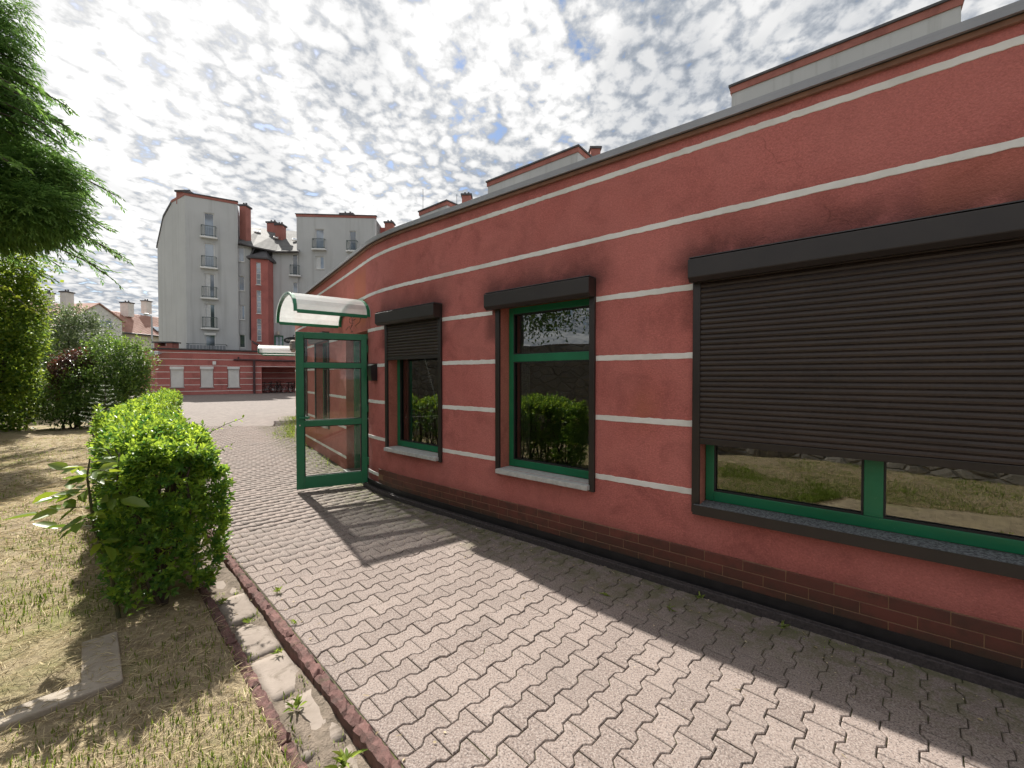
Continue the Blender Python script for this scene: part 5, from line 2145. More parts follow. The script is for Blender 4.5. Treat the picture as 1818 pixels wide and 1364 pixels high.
# left side face with sloping roof edge
FL_ = Frame(cL, cA)
zl, zm = zat(436, 41.5), zat(360, 39.4)
um = FL_.u_px(309)
p = FL_.pt
mb = MB()
mb.add([p(0, 0, 0), p(FL_.len, 0, 0), p(FL_.len, 0, H1), p(um + .01, 0, H1), p(um, 0, zm), p(um * .45, 0, zm - .95), p(0, 0, zl)], [(0, 1, 2, 3, 4, 5, 6)])
mb.build('wall', M['stucco_grey'], apt, recalc=False)
mb = MB()
for (ua_, za_), (ub_, zb_) in (((0 - .15, zl - .25), (um * .45, zm - .95)), ((um * .45, zm - .95), (um, zm))):
    mb.hexa([p(ua_, -.4, za_), p(ub_, -.4, zb_), p(ub_, .06, zb_), p(ua_, .06, za_), p(ua_, -.4, za_ + .22), p(ub_, -.4, zb_ + .22), p(ub_, .06, zb_ + .22), p(ua_, .06, za_ + .22)])
mb.build('roof_edge', M['lead_dark'], apt)
trim_band(FA, apt, H1 + .002, .22, .05, a=.05, b=.03)
mb = MB(); mb.fbox(FA, -.10, FA.len + .06, -.35, .10, H1 + .225, H1 + .31); mb.build('roof_edge', M['lead_dark'], apt)
Fp = Frame(cA + (cL - cA).normalized() * (FL_.len - um), cA)
mb = MB(); mb.fbox(Fp, .0, Fp.len - .06, -.28, .04, H1 + .002, H1 + .22); mb.build('trim', M['red_trim'], apt)
# back volume of the block so that it is solid
bk_ = Vector((-.50, .86))
def solid(pts_, z0, z1, mat, name='wall'):
    mb = MB(); n = len(pts_)
    v = [(q[0], q[1], z0) for q in pts_] + [(q[0], q[1], z1) for q in pts_]
    mb.add(v, [tuple(reversed(range(n))), tuple(range(n, 2 * n))] + [(k, (k + 1) % n, (k + 1) % n + n, k + n) for k in range(n)])
    return mb.build(name, M[mat], apt)
def sh2(a, n_, d):
    return (a.x + n_.x * d, a.y + n_.y * d)
iA = Vector((-FA.n.x, -FA.n.y))
solid([sh2(cA, iA, .5), sh2(cB, iA, .5), sh2(cB, iA, 9), sh2(cA, iA, 9)], 0, H1 - .02, 'stucco_grey')
mb = MB(); FB_ = Frame(cB, Vector(sh2(cB, iA, 9)))
mb.add([FB_.pt(0, 0, 0), FB_.pt(9, 0, 0), FB_.pt(9, 0, H1), FB_.pt(0, 0, H1)], [(0, 1, 2, 3)]); mb.build('wall', M['stucco_grey'], apt, recalc=False)
# chimney stacks: (px left, px right, top py, bottom py, D)
def chimney(pxa, pxb, pt_, pb_, D, root=apt, mat='red_trim', dep=.8):
    a, b = at(pxa, pb_, D), at(pxb, pb_, D)
    z1 = zat(pt_, D)
    mb = MB(); mb.box(a.x, b.x, D, D + dep, a.z, z1)
    c = mb.build('chimney', M[mat], root)
    mb = MB(); w_ = (b.x - a.x)
    mb.box(a.x - .10, b.x + .10, D - .10, D + dep + .1, z1 + .002, z1 + .16)
    mb.build('chimney_cap', M['lead_dark'], c)
    for k in range(2):
        x = a.x + w_ * (.3 + .4 * k)
        mb = MB(); mb.tube([(x, D + dep / 2, z1 + .165), (x, D + dep / 2, z1 + .45)], .09, 8); mb.build('chimney_pot', M['lead_dark'], c)
    return c
chimney(313, 334, 341, 362, 38.9, dep=1.2)
chimney(425.8, 437, 366, 432, 41.2)
chimney(474, 489, 396, 430, 46.5); chimney(489, 501, 400, 432, 45.0)
chimney(604, 626, 381, 392, 45.5)
chimney(683, 697, 396, 420, 45.0)
# recess wall with small windows
eave = 14.2
FR1 = Frame(cR1, cR2)
hol = []
for k, (yt, yb) in enumerate(((445, 469.5), (495, 520), (545, 570), (596, 619))):
    a, b = FR1.u_px(422.5 + 1.5), FR1.u_px(436.5)
    hol.append((max(.05, a), b, zat(yb, 41.4), zat(yt, 41.4)))
holes_wall(FR1, 0, eave, hol).build('wall', M['stucco_grey'], apt, recalc=False)
for k, h in enumerate(hol):
    far_window(apt, FR1, *h, curtain=(k == 2))
FT = Frame(cR2 + Vector((-.4, .55)), cT)
FT2 = Frame(cT, cU)
hol = []
for yt, yb, pa, pb in ((455.5, 492, 521, 532.5), (503.5, 540, 521, 532.5)):
    hol.append((FT2.u_px(pa), min(FT2.len - .02, FT2.u_px(pb)), zat(yb, 43.4), zat(yt, 43.4)))
ud = FT2.u_px(487.5), FT2.u_px(504)
hol.append((max(.02, ud[0]), ud[1], zat(617, 43.2), zat(597.5, 43.2)))
holes_wall(FT2, 0, eave, hol).build('wall', M['stucco_grey'], apt, recalc=False)
for h in hol[:2]:
    far_window(apt, FT2, *h, sill=False)
    juliet(apt, FT2, h[0], h[1], h[2])
far_window(apt, FT2, *hol[2], sill=False, fmat='green_paint', mull=2, ww=.12)
# wall lamp over that door
lp = at(494, 594, 41.95); mb = MB(); mb.tube([tuple(lp), (lp.x, lp.y - .01, lp.z + .28)], [.12, .14], 8); mb.build('wall_lamp', M['cream_wall'], apt)
# mansard roof between the blocks
e0, e1, e2, e3 = at(424, 431, 39.9), at(447, 438, 40.5), at(490, 447, 41.7), at(531, 447, 42.4)
r0, r1 = at(424, 402, 46.5), at(540, 412, 49.0)
mb = MB()
es = [e0, e1, e2, e3]; rs = [r0.lerp(r1, k / 3) for k in range(4)]
for k in range(3):
    mb.add([tuple(es[k]), tuple(es[k + 1]), tuple(rs[k + 1]), tuple(rs[k])], [(0, 1, 2, 3)])
    mb.add([tuple(rs[k]), tuple(rs[k + 1]), (rs[k + 1].x, rs[k + 1].y + .2, 0), (rs[k].x, rs[k].y + .2, 0)], [(0, 1, 2, 3)])
rf = mb.build('roof', M['roof_slate'], apt, recalc=False)
mb = MB(); mb.tube([tuple(q + Vector((0, -.08, -.02))) for q in es], .10, 6); mb.build('gutter', M['lead_dark'], rf)
for (pxa, pya, w_, h_) in ((452, 416, 10, 6), (521, 424, 9, 6), (486, 424, 7, 4)):
    c0 = at(pxa, pya, 44.2)
    mb = MB(); v = []
    # find the roof plane point under this pixel
    t0 = (pxa - 421) / 113
    ea, ra = e0.lerp(e3, t0), r0.lerp(r1, t0)
    sl_dir = (ra - ea).normalized(); ac = (e3 - e0).normalized(); nrm = ac.cross(sl_dir).normalized()
    if nrm.y > 0: nrm = -nrm
    base = ea + sl_dir * (ra - ea).length * ((zat(431 + 16 * t0, ea.y) and (442 - pya) / 36))
    ww_, hh = w_ * 44 / FPX * .5, h_ * 44 / FPX * .9
    q = [base + ac * (-ww_) - sl_dir * hh, base + ac * ww_ - sl_dir * hh, base + ac * ww_ + sl_dir * hh, base - ac * ww_ + sl_dir * hh]
    mb.add([tuple(x + nrm * .02) for x in q] + [tuple(x + nrm * .14) for x in q], [(0, 1, 2, 3), (4, 5, 6, 7), (0, 1, 5, 4), (1, 2, 6, 5), (2, 3, 7, 6), (3, 0, 4, 7)])
    sk_ = mb.build('skylight', M['frame_white'], rf)
    mb = MB(); k9 = .8
    cc_ = (q[0] + q[1] + q[2] + q[3]) / 4
    mb.add([tuple(cc_ + (x - cc_) * .8 + nrm * .145) for x in q], [(0, 1, 2, 3)]); mb.build('pane', M['far_glass'], sk_, recalc=False)
# drainpipe
dp = [at(452, 440, 40.9), at(445.5, 452, 40.4), at(444.5, 470, 40.4), at(444.5, 603, 40.4), at(452, 609, 40.1), at(468, 617, 40.1), at(471, 623, 40.1)]
mb = MB(); mb.tube([tuple(q) for q in dp], .075, 6); mb.build('drainpipe', M['lead_dark'], apt)
# stair tower
ta, tb, tc2 = Vector((ratio(447) * 40.2, 40.2)), Vector((ratio(477.5) * 40.7, 40.7)), Vector((ratio(487.5) * 42.1, 42.1))
TZ = zat(463, 41.0)
F1 = Frame(ta, tb); hol = []
for yt, yb in ((468.5, 507.5), (517.5, 558), (567.5, 606), (616, 640)):
    hol.append((F1.u_px(457), F1.u_px(465), zat(yb, 40.9), zat(yt, 40.9)))
hol[3] = (hol[3][0], hol[3][1], hol[2][2] - 4.2, zat(616, 40.9))
holes_wall(F1, 0, TZ, hol, .12).build('wall', M['stucco_red_far'], apt, recalc=False)
for h in hol:
    far_window(apt, F1, *h, depth=.12, rows=4, sill=True, ww=.045)
for a, b in ((tb, tc2), (ta + Vector((-.5, 1.2)), ta)):
    Fq = Frame(a, b); mb = MB(); mb.add([Fq.pt(0, 0, 0), Fq.pt(Fq.len, 0, 0), Fq.pt(Fq.len, 0, TZ), Fq.pt(0, 0, TZ)], [(0, 1, 2, 3)])
    mb.build('wall', M['stucco_red_far'], apt, recalc=False)
cen = (ta + tb + tc2) / 3 + Vector((0, .3)); zt = zat(447.5, 41.8)
mb = MB(); rim = [ta + Vector((-.7, 1.4)), ta + Vector((-.25, -.25)), tb + Vector((.1, -.3)), tc2 + Vector((.3, 0)), cen + Vector((0, 1.6))]
for z_, k in ((TZ - .02, 0), (TZ + .16, 1)):
    pass
n = len(rim)
v = [(q.x, q.y, TZ + .0) for q in rim] + [(q.x, q.y, TZ + .15) for q in rim] + [(cen.x, cen.y, zt)]
mb.add(v, [tuple(reversed(range(n)))] + [(k, (k + 1) % n, (k + 1) % n + n, k + n) for k in range(n)] + [(n + k, n + (k + 1) % n, 2 * n) for k in range(n)])
mb.build('tower_roof', M['lead_dark'], apt)
# second grey block
FV = Frame(cV, cW); H2 = zat(386, 43.1)
hol = []
for pa, pb, rows in ((562, 577, ((407.5, 443), (455.5, 478), (503, 540))), (622, 634, ((409, 445), (457, 480)))):
    for yt, yb in rows:
        hol.append((FV.u_px(pa), FV.u_px(pb), zat(yb, 43.1), zat(yt, 43.1)))
holes_wall(FV, 0, H2, hol).build('wall', M['stucco_grey'], apt, recalc=False)
for k, h in enumerate(hol):
    small_ = (h[3] - h[2]) < 1.6
    far_window(apt, FV, *h, sill=small_, curtain=(k == 1))
    if not small_:
        juliet(apt, FV, h[0], h[1], h[2])
trim_band(FV, apt, H2 + .002, .22, .05, a=.05, b=.05)
mb = MB(); mb.fbox(FV, -.12, FV.len + .12, -.35, .10, H2 + .225, H2 + .30); mb.build('roof_edge', M['lead_dark'], apt)
iV = Vector((-FV.n.x, -FV.n.y))
solid([sh2(cV, iV, .5), sh2(cW, iV, .5), sh2(cW, iV, 8), sh2(cV, iV, 8)], 0, H2 - .02, 'stucco_grey')
for a in (cV, cW):
    Fq = Frame(Vector(sh2(a, iV, 8)), a) if a is cV else Frame(a, Vector(sh2(a, iV, 8)))
    mb = MB(); mb.add([Fq.pt(0, 0, 0), Fq.pt(8, 0, 0), Fq.pt(8, 0, H2), Fq.pt(0, 0, H2)], [(0, 1, 2, 3)]); mb.build('wall', M['stucco_grey'], apt, recalc=False)
# red gable end right of it
chim_r = at(672, 405, 45); mb = MB(); mb.box(chim_r.x, chim_r.x + 1.2, 45.4, 48, 0, zat(402, 45)); mb.build('wall', M['stucco_red_far'], apt)


# --- upper storeys rising behind the pavilion's roof
def back_block(a, b, z1, dep, label, trim=.36):
    F = Frame(a, b)
    c = (F.P + F.Q) / 2
    root = empty('apartment_block', (c.x, c.y, 0), label, 'building')
    i_ = -F.n
    def q(v, d):
        return (v.x + i_.x * d, v.y + i_.y * d)
    pts_ = [tuple(F.P[:2]), tuple(F.Q[:2]), q(F.Q, dep), q(F.P, dep)]
    mb = MB(); v = [(x, y, 0) for x, y in pts_] + [(x, y, z1) for x, y in pts_]
    mb.add(v, [(3, 2, 1, 0), (4, 5, 6, 7)] + [(k, (k + 1) % 4, (k + 1) % 4 + 4, k + 4) for k in range(4)])
    mb.build('wall', M['stucco_grey'], root)
    mb = MB(); mb.fbox(F, -.06, F.len + .06, -dep - .06, .06, z1 + .002, z1 + trim); mb.build('trim', M['red_trim'], root)
    mb = MB(); mb.fbox(F, -.14, F.len + .14, -dep - .14, .14, z1 + trim + .002, z1 + trim + .12); mb.build('roof_edge', M['lead_dark'], root)
    # French windows, storey by storey, as on the block across the courtyard
    n = 2 if F.len > 6 else 1
    for k in range(n):
        uc = F.len * (k + .5) / n
        for st in range(4):
            zt_ = z1 - 1.6 - st * STO
            mb = MB(); mb.fbox(F, uc - .45, uc + .45, .002, .05, zt_ - 2.2, zt_)
            w_ = mb.build('window', M['frame_white'], root)
            mb = MB(); mb.add([F.pt(uc - .38, .053, zt_ - 2.12), F.pt(uc + .38, .053, zt_ - 2.12), F.pt(uc + .38, .053, zt_ - .08), F.pt(uc - .38, .053, zt_ - .08)], [(0, 1, 2, 3)])
            mb.build('pane', M['far_glass'], w_, recalc=False)
    return root, F


TOPZ = 18.3
def onz(px, py, z=TOPZ):
    dx, dy, dz = ray(px, py); t_ = (z - EYE) / dz
    return Vector((dx * t_, dy * t_))
b1, _ = back_block(onz(745, 375), onz(793, 355.5), TOPZ - .48, 5, 'small grey block top with red coping behind the roof, farthest of three')
b2, _ = back_block(onz(866, 322), onz(1026, 258.5), TOPZ - .48, 6, 'middle grey block with red coping rising behind the pavilion roof')
b3, _ = back_block(onz(1299, 152), onz(1707, -10), TOPZ - .48, 7, 'nearest grey block with red coping rising above the pavilion roof')
chimney(820, 836, 347, 372, 41.0, b1); chimney(1049, 1066, 264, 290, 33.5, b2, dep=1.2)
for px, yt, yb, D, rt in ((751, 336, 372, 41.5, b1), (811, 345, 372, 41, b1)):
    a, b = at(px, yb, D), at(px, yt, D); mb = MB(); mb.tube([tuple(a), tuple(b)], .025, 5); mb.build('antenna', M['lead_dark'], rt)

# --- low red building across the courtyard
low = empty('low_red_building', (-24, 34, .15), 'low red building with white stripes and closed white shutters across the courtyard', 'building')
q0, q1 = Vector((ratio(246) * 35.0, 35.0)), Vector((ratio(279) * 31.4, 31.4))
q2, q3 = Vector((ratio(464) * 35.0, 35.0)), Vector((ratio(575) * 37.4, 37.4))
LZ0, LZ1 = .1, 3.62
FC = Frame(q0, q1); FD = Frame(q1, q2); FE = Frame(q2, q3)
hol = []
for pa, pb in ((302.5, 326.5), (356, 379), (404.5, 425.5)):
    a, b = FD.u_px(pa), FD.u_px(pb)
    hol.append((a, b, FD.z_px((pa + pb) / 2, 687.5), FD.z_px((pa + pb) / 2, 651.5)))
holes_wall(FD, LZ0, LZ1, hol, .16).build('wall', M['stucco_red_far'], low, recalc=False)
holes_wall(FC, LZ0, LZ1, [], .16).build('wall', M['stucco_red_far'], low, recalc=False)
alc = (.03, FE.len - .3, LZ0, FE.z_px(470, 652))
holes_wall(FE, LZ0, LZ1, [alc], 2.4).build('wall', M['stucco_red_far'], low, recalc=False)
Fk = Frame(Vector(FE.pt(0, -2.4, 0)[:2]), Vector(FE.pt(FE.len, -2.4, 0)[:2]))
holes_wall(Fk, LZ0, LZ1, []).build('alcove_wall', M['stucco_red_far'], low, recalc=False)
for h in hol:
    mb = MB(); mb.fbox(FD, h[0] + .02, h[1] - .02, -.10, -.06, h[2], h[3] - .18)
    shd = mb.build('roller_shutter', M['shutter_white'], low)
    n = 22
    for k in range(n):
        zz = h[2] + (h[3] - .2 - h[2]) * k / n
        mb = MB(); mb.fbox(FD, h[0] + .03, h[1] - .03, -.0598, -.047, zz + .006, zz + (h[3] - .2 - h[2]) / n - .008)
        mb.build('slat', M['shutter_white'], shd)
    mb = MB(); mb.fbox(FD, h[0] - .02, h[1] + .02, -.05, .08, h[3] - .19, h[3] + .02); mb.build('shutter_box', M['frame_white'], shd)
    mb = MB(); mb.fbox(FD, h[0] - .05, h[1] + .05, .002, .08, h[2] - .07, h[2] - .005); mb.build('sill', M['sill_grey'], shd)
def fstripe(F, u0, u1, z):
    mb = MB(); mb.fbox(F, u0, u1, .002, .010, z - .020, z + .020); mb.build('stripe', M['stripe_white'], low)
for z in (3.42, 2.92, 2.42, 1.92, 1.42, .92, .42):
    fstripe(FC, 0, FC.len, z)
    cur = 0
    for h in hol:
        if h[2] - .05 < z < h[3] + .06:
            fstripe(FD, cur, h[0] - .03, z); cur = h[1] + .03
    fstripe(FD, cur, FD.len, z)
    fstripe(Fk, 0, Fk.len, z)
    if z > alc[3]:
        fstripe(FE, 0, FE.len, z)
# darker repaint patches
for (pa, pb, ya, yb) in ((281, 302, 626, 636), (281, 294, 639, 655), (438, 448, 667, 671.5)):
    a, b = FD.u_px(pa), FD.u_px(pb)
    mb = MB(); mb.fbox(FD, a, b, .0015, .006, FD.z_px(pa, yb), FD.z_px(pa, ya)); mb.build('repaint_patch', M['maroon_patch'] if 'maroon_patch' in M else M['red_trim'], low)
mb = MB()
for F in (FC, FD, FE):
    mb.fbox(F, -.05, F.len + .05, -9, .12, LZ1 + .002 + .012 * (F is FD), LZ1 + .10 + .012 * (F is FD))
mb.build('roof', M['roofing_felt'], low)
# horizontal gutter and downpipe
za = FD.z_px(420, 639)
mb = MB(); a = FD.u_px(415); mb.tube([FD.pt(a, .12, za), FD.pt(FD.len - .02, .12, za), FE.pt(.1, .14, za - .02), FE.pt(FE.len, .14, za - .03)], .075, 8); mb.build('gutter', M['maroon_metal'], low)
u = FD.u_px(451.5); mb = MB(); mb.tube([FD.pt(u, .12, za), FD.pt(u, .12, .12)], .09, 8); mb.build('downpipe', M['maroon_metal'], low)
u = FD.u_px(424); mb = MB(); mb.tube([FD.pt(u, .12, za), FD.pt(u, .12, za + .24)], .06, 8); mb.build('downpipe', M['maroon_metal'], low)
u = FD.u_px(381); z = FD.z_px(381, 644.5); mb = MB(); mb.fbox(FD, u - .11, u + .11, .001, .10, z - .14, z + .13); mb.build('alarm_box', M['frame_white'], low)
# roof vent stack
a, b = at(274, 621, 32.6), at(305, 621, 32.6); z0 = LZ1 + .115; z1 = zat(609, 32.6)
vs = MB()
for x0, x1 in ((a.x, a.x + .32), (b.x - .32, b.x), ((a.x + b.x) / 2 + .25, (a.x + b.x) / 2 + .37)):
    vs.box(x0, x1, 32.6, 33.3, z0, z1 - .0)
vs.box(a.x + .001, b.x - .001, 32.601, 33.299, z0, z0 + .22)
vt = vs.build('roof_vent', M['red_trim'], low)
mb = MB(); mb.box(a.x - .10, b.x + .10, 32.5, 33.4, z1 + .002, z1 + .10); mb.build('vent_cap', M['lead_dark'], vt)

# floodlight on the corner
fl = at(275, 627, 31.0)
fo = empty('floodlight', tuple(fl), 'small grey floodlight on the corner of the low red building', 'lamp')
mb = MB(); mb.box(fl.x - .20, fl.x + .28, fl.y - .1, fl.y + .12, fl.z - .10, fl.z + .14); mb.build('housing', M['lamp_grey'], fo, bevel=.02)
mb = MB(); mb.tube([(fl.x, fl.y + .12, fl.z), (fl.x + .05, fl.y + .5, fl.z + .02)], .04, 6); mb.build('bracket', M['lamp_grey'], fo)
mb = MB(); mb.box(fl.x - .55, fl.x - .26, fl.y + .02, fl.y + .2, fl.z - .12, fl.z + .10); mb.build('box', M['lamp_grey'], fo, bevel=.02)

# street lamp behind
D = 44.0
p0 = at(270.5, 640, D)
lampo = empty('street_lamp', (p0.x, D, 0), 'tall grey street lamp with a short arm behind the low red building', 'street lamp')
zt = zat(561, D)
mb = MB(); mb.tube([(p0.x, D, -.1), (p0.x, D, zt - .3), (p0.x - .06, D, zt)], [.10, .07, .06], 8); mb.build('pole', M['lamp_grey'], lampo)
hx_ = at(257, 558.5, D)
mb = MB(); mb.tube([(p0.x - .06, D, zt), (hx_.x + .3, D, hx_.z)], .035, 6); mb.build('arm', M['lamp_grey'], lampo)
mb = MB(); mb.tube([(hx_.x + .45, D, hx_.z), (hx_.x + .3, D, hx_.z + .01), (hx_.x, D, hx_.z + .02), (hx_.x - .12, D, hx_.z + .01)], [.06, .12, .13, .04], 8); mb.build('head', M['lamp_grey'], lampo)

# oval sign on a bracket
sD = 15.2
sc_ = at(520, 604.5, sD)
sg_ = empty('oval_sign', tuple(sc_), 'black oval hanging sign with white letters beside the farther canopy', 'sign')
mb = MB(); n = 28
rx, rz = .33, .125
ring = [(sc_.x + rx * math.cos(6.2832 * k / n), sc_.z + rz * math.sin(6.2832 * k / n)) for k in range(n)]
v = [(x, sD - .02, z) for x, z in ring] + [(x, sD + .02, z) for x, z in ring]
mb.add(v, [tuple(range(n)), tuple(reversed(range(n, 2 * n)))] + [(k, (k + 1) % n, (k + 1) % n + n, k + n) for k in range(n)])
mb.build('panel', M['sign_black'], sg_)
fc = bpy.data.curves.new('lettering', 'FONT'); fc.body = 'PIWO'; fc.size = .11; fc.extrude = .003; fc.align_x = 'LEFT'
tmp_ = bpy.data.objects.new('lettering_curve', fc)
lme = bpy.data.meshes.new_from_object(tmp_); bpy.data.objects.remove(tmp_)
lme.materials.clear(); lme.materials.append(M['sign_letters'])
fo_ = bpy.data.objects.new('lettering', lme); COL.objects.link(fo_); fo_.parent = sg_
fo_.location = (-.245, -.026, -.04); fo_.rotation_euler = (R(90), 0, 0)
mb = MB(); mb.tube([(sc_.x + .02, sD, sc_.z + rz - .01), (sc_.x + .02, sD, sc_.z + rz + .06), (sc_.x + 1.0, sD, sc_.z + rz + .06)], .015, 6); mb.build('bracket', M['sign_black'], sg_)
# beige barrel-shaped lantern under the sign
bD = 15.0
bc = at(523, 614, bD)
bo = empty('barrel_lantern', tuple(bc), 'beige barrel-shaped lantern hanging under the oval sign', 'lantern')
mb = MB(); mb.tube([(bc.x, bD, bc.z - .24), (bc.x, bD, bc.z - .20), (bc.x, bD, bc.z), (bc.x, bD, bc.z + .15), (bc.x, bD, bc.z + .19)], [.08, .13, .17, .14, .10], 14); mb.build('body', M['beige_paint'], bo, smooth=True)
for dz in (-.14, .02, .12):
    r_ = {-.14: .152, .02: .173, .12: .152}[dz]
    mb = MB(); mb.tube([(bc.x, bD, bc.z + dz - .012), (bc.x, bD, bc.z + dz + .012)], r_, 14); mb.build('hoop', M['maroon_metal'], bo)
mb = MB(); mb.tube([(bc.x, bD, bc.z + .19), (bc.x, bD, bc.z + .30), (bc.x + .9, bD, bc.z + .30)], .012, 6); mb.build('bracket', M['sign_black'], bo)


# bicycles in the alcove
def bicycle(x, y, z, a, lean, sc=1.0):
    root = bpy.data.objects.new('bicycle', None); COL.objects.link(root); root.location = (x, y, z)
    root.rotation_euler = (lean, 0, a); root.scale = (sc, sc, sc); ORIGIN[root.name] = Vector((0, 0, 0))
    for wx_ in (-.52, .52):
        mb = MB(); n = 20
        mb.tube([(wx_ + .33 * math.cos(6.2832 * k / n), 0, .34 + .33 * math.sin(6.2832 * k / n)) for k in range(n + 1)], .022, 5, False)
        w_ = mb.build('wheel', M['rubber_black'], root)
        mb = MB()
        for k in range(7):
            aa = math.pi * k / 7
            mb.tube([(wx_ - .31 * math.cos(aa), 0, .34 - .31 * math.sin(aa)), (wx_ + .31 * math.cos(aa), 0, .34 + .31 * math.sin(aa))], .004, 3)
        mb.build('spokes', M['steel'], w_)
    mb = MB()
    bb, seat, head, rear, front = (-.08, 0, .30), (-.22, 0, .82), (.38, 0, .86), (-.52, 0, .34), (.52, 0, .34)
    for p_, q_ in ((bb, seat), (seat, head), (bb, head), (bb, rear), (rear, (-.20, 0, .76)), (head, front), (head, (.34, 0, 1.0))):
        mb.tube([p_, q_], .018, 6)
    mb.build('frame', M['bike_dark'], root)
    mb = MB(); mb.tube([(.34, -.28, 1.02), (.38, -.12, 1.0), (.38, .12, 1.0), (.34, .28, 1.02)], .014, 6); mb.build('handlebar', M['bike_dark'], root)
    mb = MB(); mb.hexa([(-.36, -.09, .86), (-.10, -.03, .88), (-.10, .03, .88), (-.36, .09, .86), (-.36, -.08, .92), (-.10, -.025, .92), (-.10, .025, .92), (-.36, .08, .92)]); mb.build('saddle', M['rubber_black'], root, bevel=.015)
    mb = MB(); mb.tube([(bb[0], -.04, bb[2]), (bb[0], -.045, bb[2])], .09, 12); mb.tube([(bb[0], -.09, bb[2] - .16), (bb[0], .09, bb[2] + .16)], .012, 5); mb.build('crank', M['steel'], root)
    return root


def copy_tree(o, parent=None):
    c = o.copy(); COL.objects.link(c); c.parent = parent
    ORIGIN[c.name] = ORIGIN.get(o.name, Vector())
    for ch in list(o.children):
        copy_tree(ch, c)
    return c


fb0 = bicycle(0, 0, 0, 0, 0)
spots = [(473, 1.3, 20, 8, 'bicycle at the open end of the alcove, nearest the downpipe'), (486, .9, 35, -7, 'second bicycle in the alcove, parked behind the first'), (492, 1.5, 70, 9, 'bicycle parked end-on in the middle of the alcove'),
         (515, 1.0, 30, 6, 'bicycle in the alcove close to the green door edge'), (522, 1.6, 60, -8, 'innermost bicycle in the alcove, half hidden by the green door')]
for k, (px, dp_, a, ln, lab) in enumerate(spots):
    o = fb0 if k == 0 else copy_tree(fb0)
    u = FE.u_px(px, -dp_)
    q = FE.pt(u, -dp_, .17)
    o.location = (q[0], q[1], .155)
    o.rotation_euler = (R(ln), 0, math.atan2(FE.t.y, FE.t.x) + R(a))
    tag(o, lab, 'bicycle', 'bicycles in the alcove')

# --- tiled house far left
house = empty('tiled_house', (-61.0, 60.0, 0), 'pale house with a red tiled roof, dormer gable and white chimneys', 'house')


def he(D, off=0.0):
    """eaves line of the house; off outwards"""
    return Vector((-59.7 + (D - 52) * .1706 + off * .986, D - off * .168, 0))


EZ, RISE = 8.15, 3.65
e_l, e_r = he(48), he(84); e_l.z = e_r.z = EZ
r_l, r_r = e_l + Vector((-4.9, .8, RISE)), e_r + Vector((-4.9, .8, RISE))


def rp(u, v, o=0.0):
    a, b = e_l.lerp(e_r, u), r_l.lerp(r_r, u)
    q = a.lerp(b, v)
    n_ = (e_r - e_l).cross(r_l - e_l).normalized()
    if n_.z < 0: n_ = -n_
    return q + n_ * o


mb = MB(); mb.add([tuple(rp(0, 0)), tuple(rp(1, 0)), tuple(rp(1, 1)), tuple(rp(0, 1))], [(0, 1, 2, 3)])
mb.add([tuple(rp(0, 1)), tuple(rp(1, 1)), (rp(1, 1).x - 5, rp(1, 1).y + .8, EZ), (rp(0, 1).x - 5, rp(0, 1).y + .8, EZ)], [(0, 1, 2, 3)])
hr = mb.build('roof', M['roof_tile_red'], house, recalc=False)
V_, F_ = [], []
NR = 18
for c in range(NR):
    v0 = c / NR
    n = 130
    row, f = [], []
    for k in range(n + 1):
        w_ = .035 * (k % 2)
        row += [tuple(rp(k / n, v0, .09 + w_)), tuple(rp(k / n, v0 + 1 / NR, .015 + w_)), tuple(rp(k / n, v0, .0))]
    for k in range(n):
        a = k * 3
        f += [(a, a + 3, a + 4, a + 1), (a + 2, a + 5, a + 3, a)]
    b = len(V_); V_ += row; F_ += [tuple(i + b for i in g) for g in f]
mb = MB(); mb.add(V_, F_); o = mb.build('roof_tiles', M['roof_tile_red'], hr, recalc=False); tag(o, kind='stuff')
mb = MB(); a, b = he(48, -.6), he(84, -.6)
mb.add([(a.x, a.y, 0), (b.x, b.y, 0), (b.x, b.y, EZ + .3), (a.x, a.y, EZ + .3)], [(0, 1, 2, 3)]); mb.build('wall', M['cream_wall'], house, recalc=False)
mb = MB(); mb.tube([tuple(he(48, .1) + Vector((0, 0, EZ - .05))), tuple(he(84, .1) + Vector((0, 0, EZ - .05)))], .14, 6); mb.build('gutter', M['lead_dark'], house)
# dormer gable in the facade
g0, g1 = he(56.2, .4), he(61.8, .4)
Fg = Frame(g0, g1)
gl = Fg.len
zg, zp = 9.75, 11.75
mb = MB(); p = Fg.pt
mb.add([p(0, 0, 5), p(gl, 0, 5), p(gl, 0, zg), p(gl * .47, 0, zp), p(0, 0, zg)], [(0, 1, 2, 3, 4)])
dm = mb.build('dormer', M['chimney_plaster'], house, recalc=False)
mb = MB()
for u_a, z_a, u_b, z_b in ((gl * .47, zp, -.4, zg - .25), (gl * .47, zp, gl + .4, zg - .25)):
    mb.hexa([p(u_a, .25, z_a + .04), p(u_b, .25, z_b + .04), p(u_b, -5, z_b + .04), p(u_a, -5, z_a + .04), p(u_a, .25, z_a + .2), p(u_b, .25, z_b + .2), p(u_b, -5, z_b + .2), p(u_a, -5, z_a + .2)])
mb.build('dormer_roof', M['roof_tile_red'], dm)
mb = MB(); mb.add([p(gl, 0, 5), p(gl, -4, 5), p(gl, -4, zg), p(gl, 0, zg)], [(0, 1, 2, 3)]); mb.build('dormer_side', M['chimney_plaster'], dm, recalc=False)
a, b = Fg.u_px(178), Fg.u_px(200)
z0w, z1w = zat(581, 59), zat(567, 59)
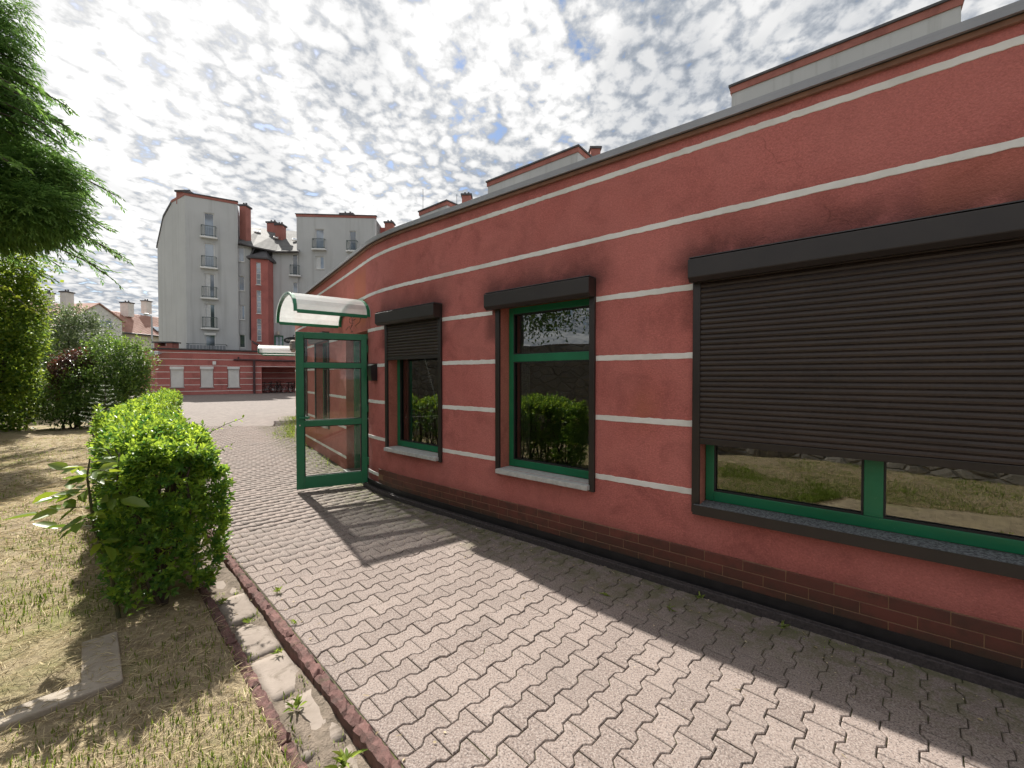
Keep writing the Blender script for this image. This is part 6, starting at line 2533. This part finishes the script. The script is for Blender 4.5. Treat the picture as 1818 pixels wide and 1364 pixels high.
mb = MB(); mb.fbox(Fg, a, b, .005, .10, z0w, z1w); w_ = mb.build('window', M['frame_white'], house)
for k0, k1 in ((.04, .34), (.42, .96)):
    mb = MB(); mb.add([Fg.pt(a + (b - a) * k0, .105, z0w + .1), Fg.pt(a + (b - a) * k1, .105, z0w + .1), Fg.pt(a + (b - a) * k1, .105, z1w - .1), Fg.pt(a + (b - a) * k0, .105, z1w - .1)], [(0, 1, 2, 3)]); mb.build('pane', M['far_glass'], w_, recalc=False)
for pa, pb, yt, yb, D in ((107, 118, 519, 556, 56), (213.5, 228, 538, 562, 66), (250.5, 260.5, 535, 556, 71), (76, 83, 520, 548, 55)):
    chimney(pa, pb, yt, yb, D, house, 'chimney_plaster', 1.0)
for (u, v, w_) in ((.565, .16, .016), (.135, .55, .018)):
    q = [rp(u - w_, v, .10), rp(u + w_, v, .10), rp(u + w_, v + .22, .10), rp(u - w_, v + .22, .10)]
    n_ = (q[1] - q[0]).cross(q[3] - q[0]).normalized()
    if n_.z < 0: n_ = -n_
    mb = MB(); mb.add([tuple(x) for x in q] + [tuple(x + n_ * .2) for x in q], [(0, 1, 2, 3), (4, 5, 6, 7), (0, 1, 5, 4), (1, 2, 6, 5), (2, 3, 7, 6), (3, 0, 4, 7)])
    sk_ = mb.build('skylight', M['lead_dark'], hr)
    cc_ = (q[0] + q[1] + q[2] + q[3]) / 4
    mb = MB(); mb.add([tuple(cc_ + (x - cc_) * .85 + n_ * .21) for x in q], [(0, 1, 2, 3)]); mb.build('pane', M['far_glass'], sk_, recalc=False)

# distant trees closing the horizon left of the house
for k, (px, D, h, wd, lab) in enumerate(((20, 75, 9, 60, 'distant round green tree behind the thicket'), (330, 90, 7, 40, 'distant green tree behind the grey block'))):
    shrub('distant_tree', px, D, [(px, 669 - h * FPX / D * .62, wd, h * FPX / D * .33, 0), (px + wd * .5, 669 - h * FPX / D * .5, wd * .6, h * FPX / D * .28, 1)], 3500, .45, 'shrub_leaf_dull', lab, 'tree', 60 + k, None, (.25, 2))
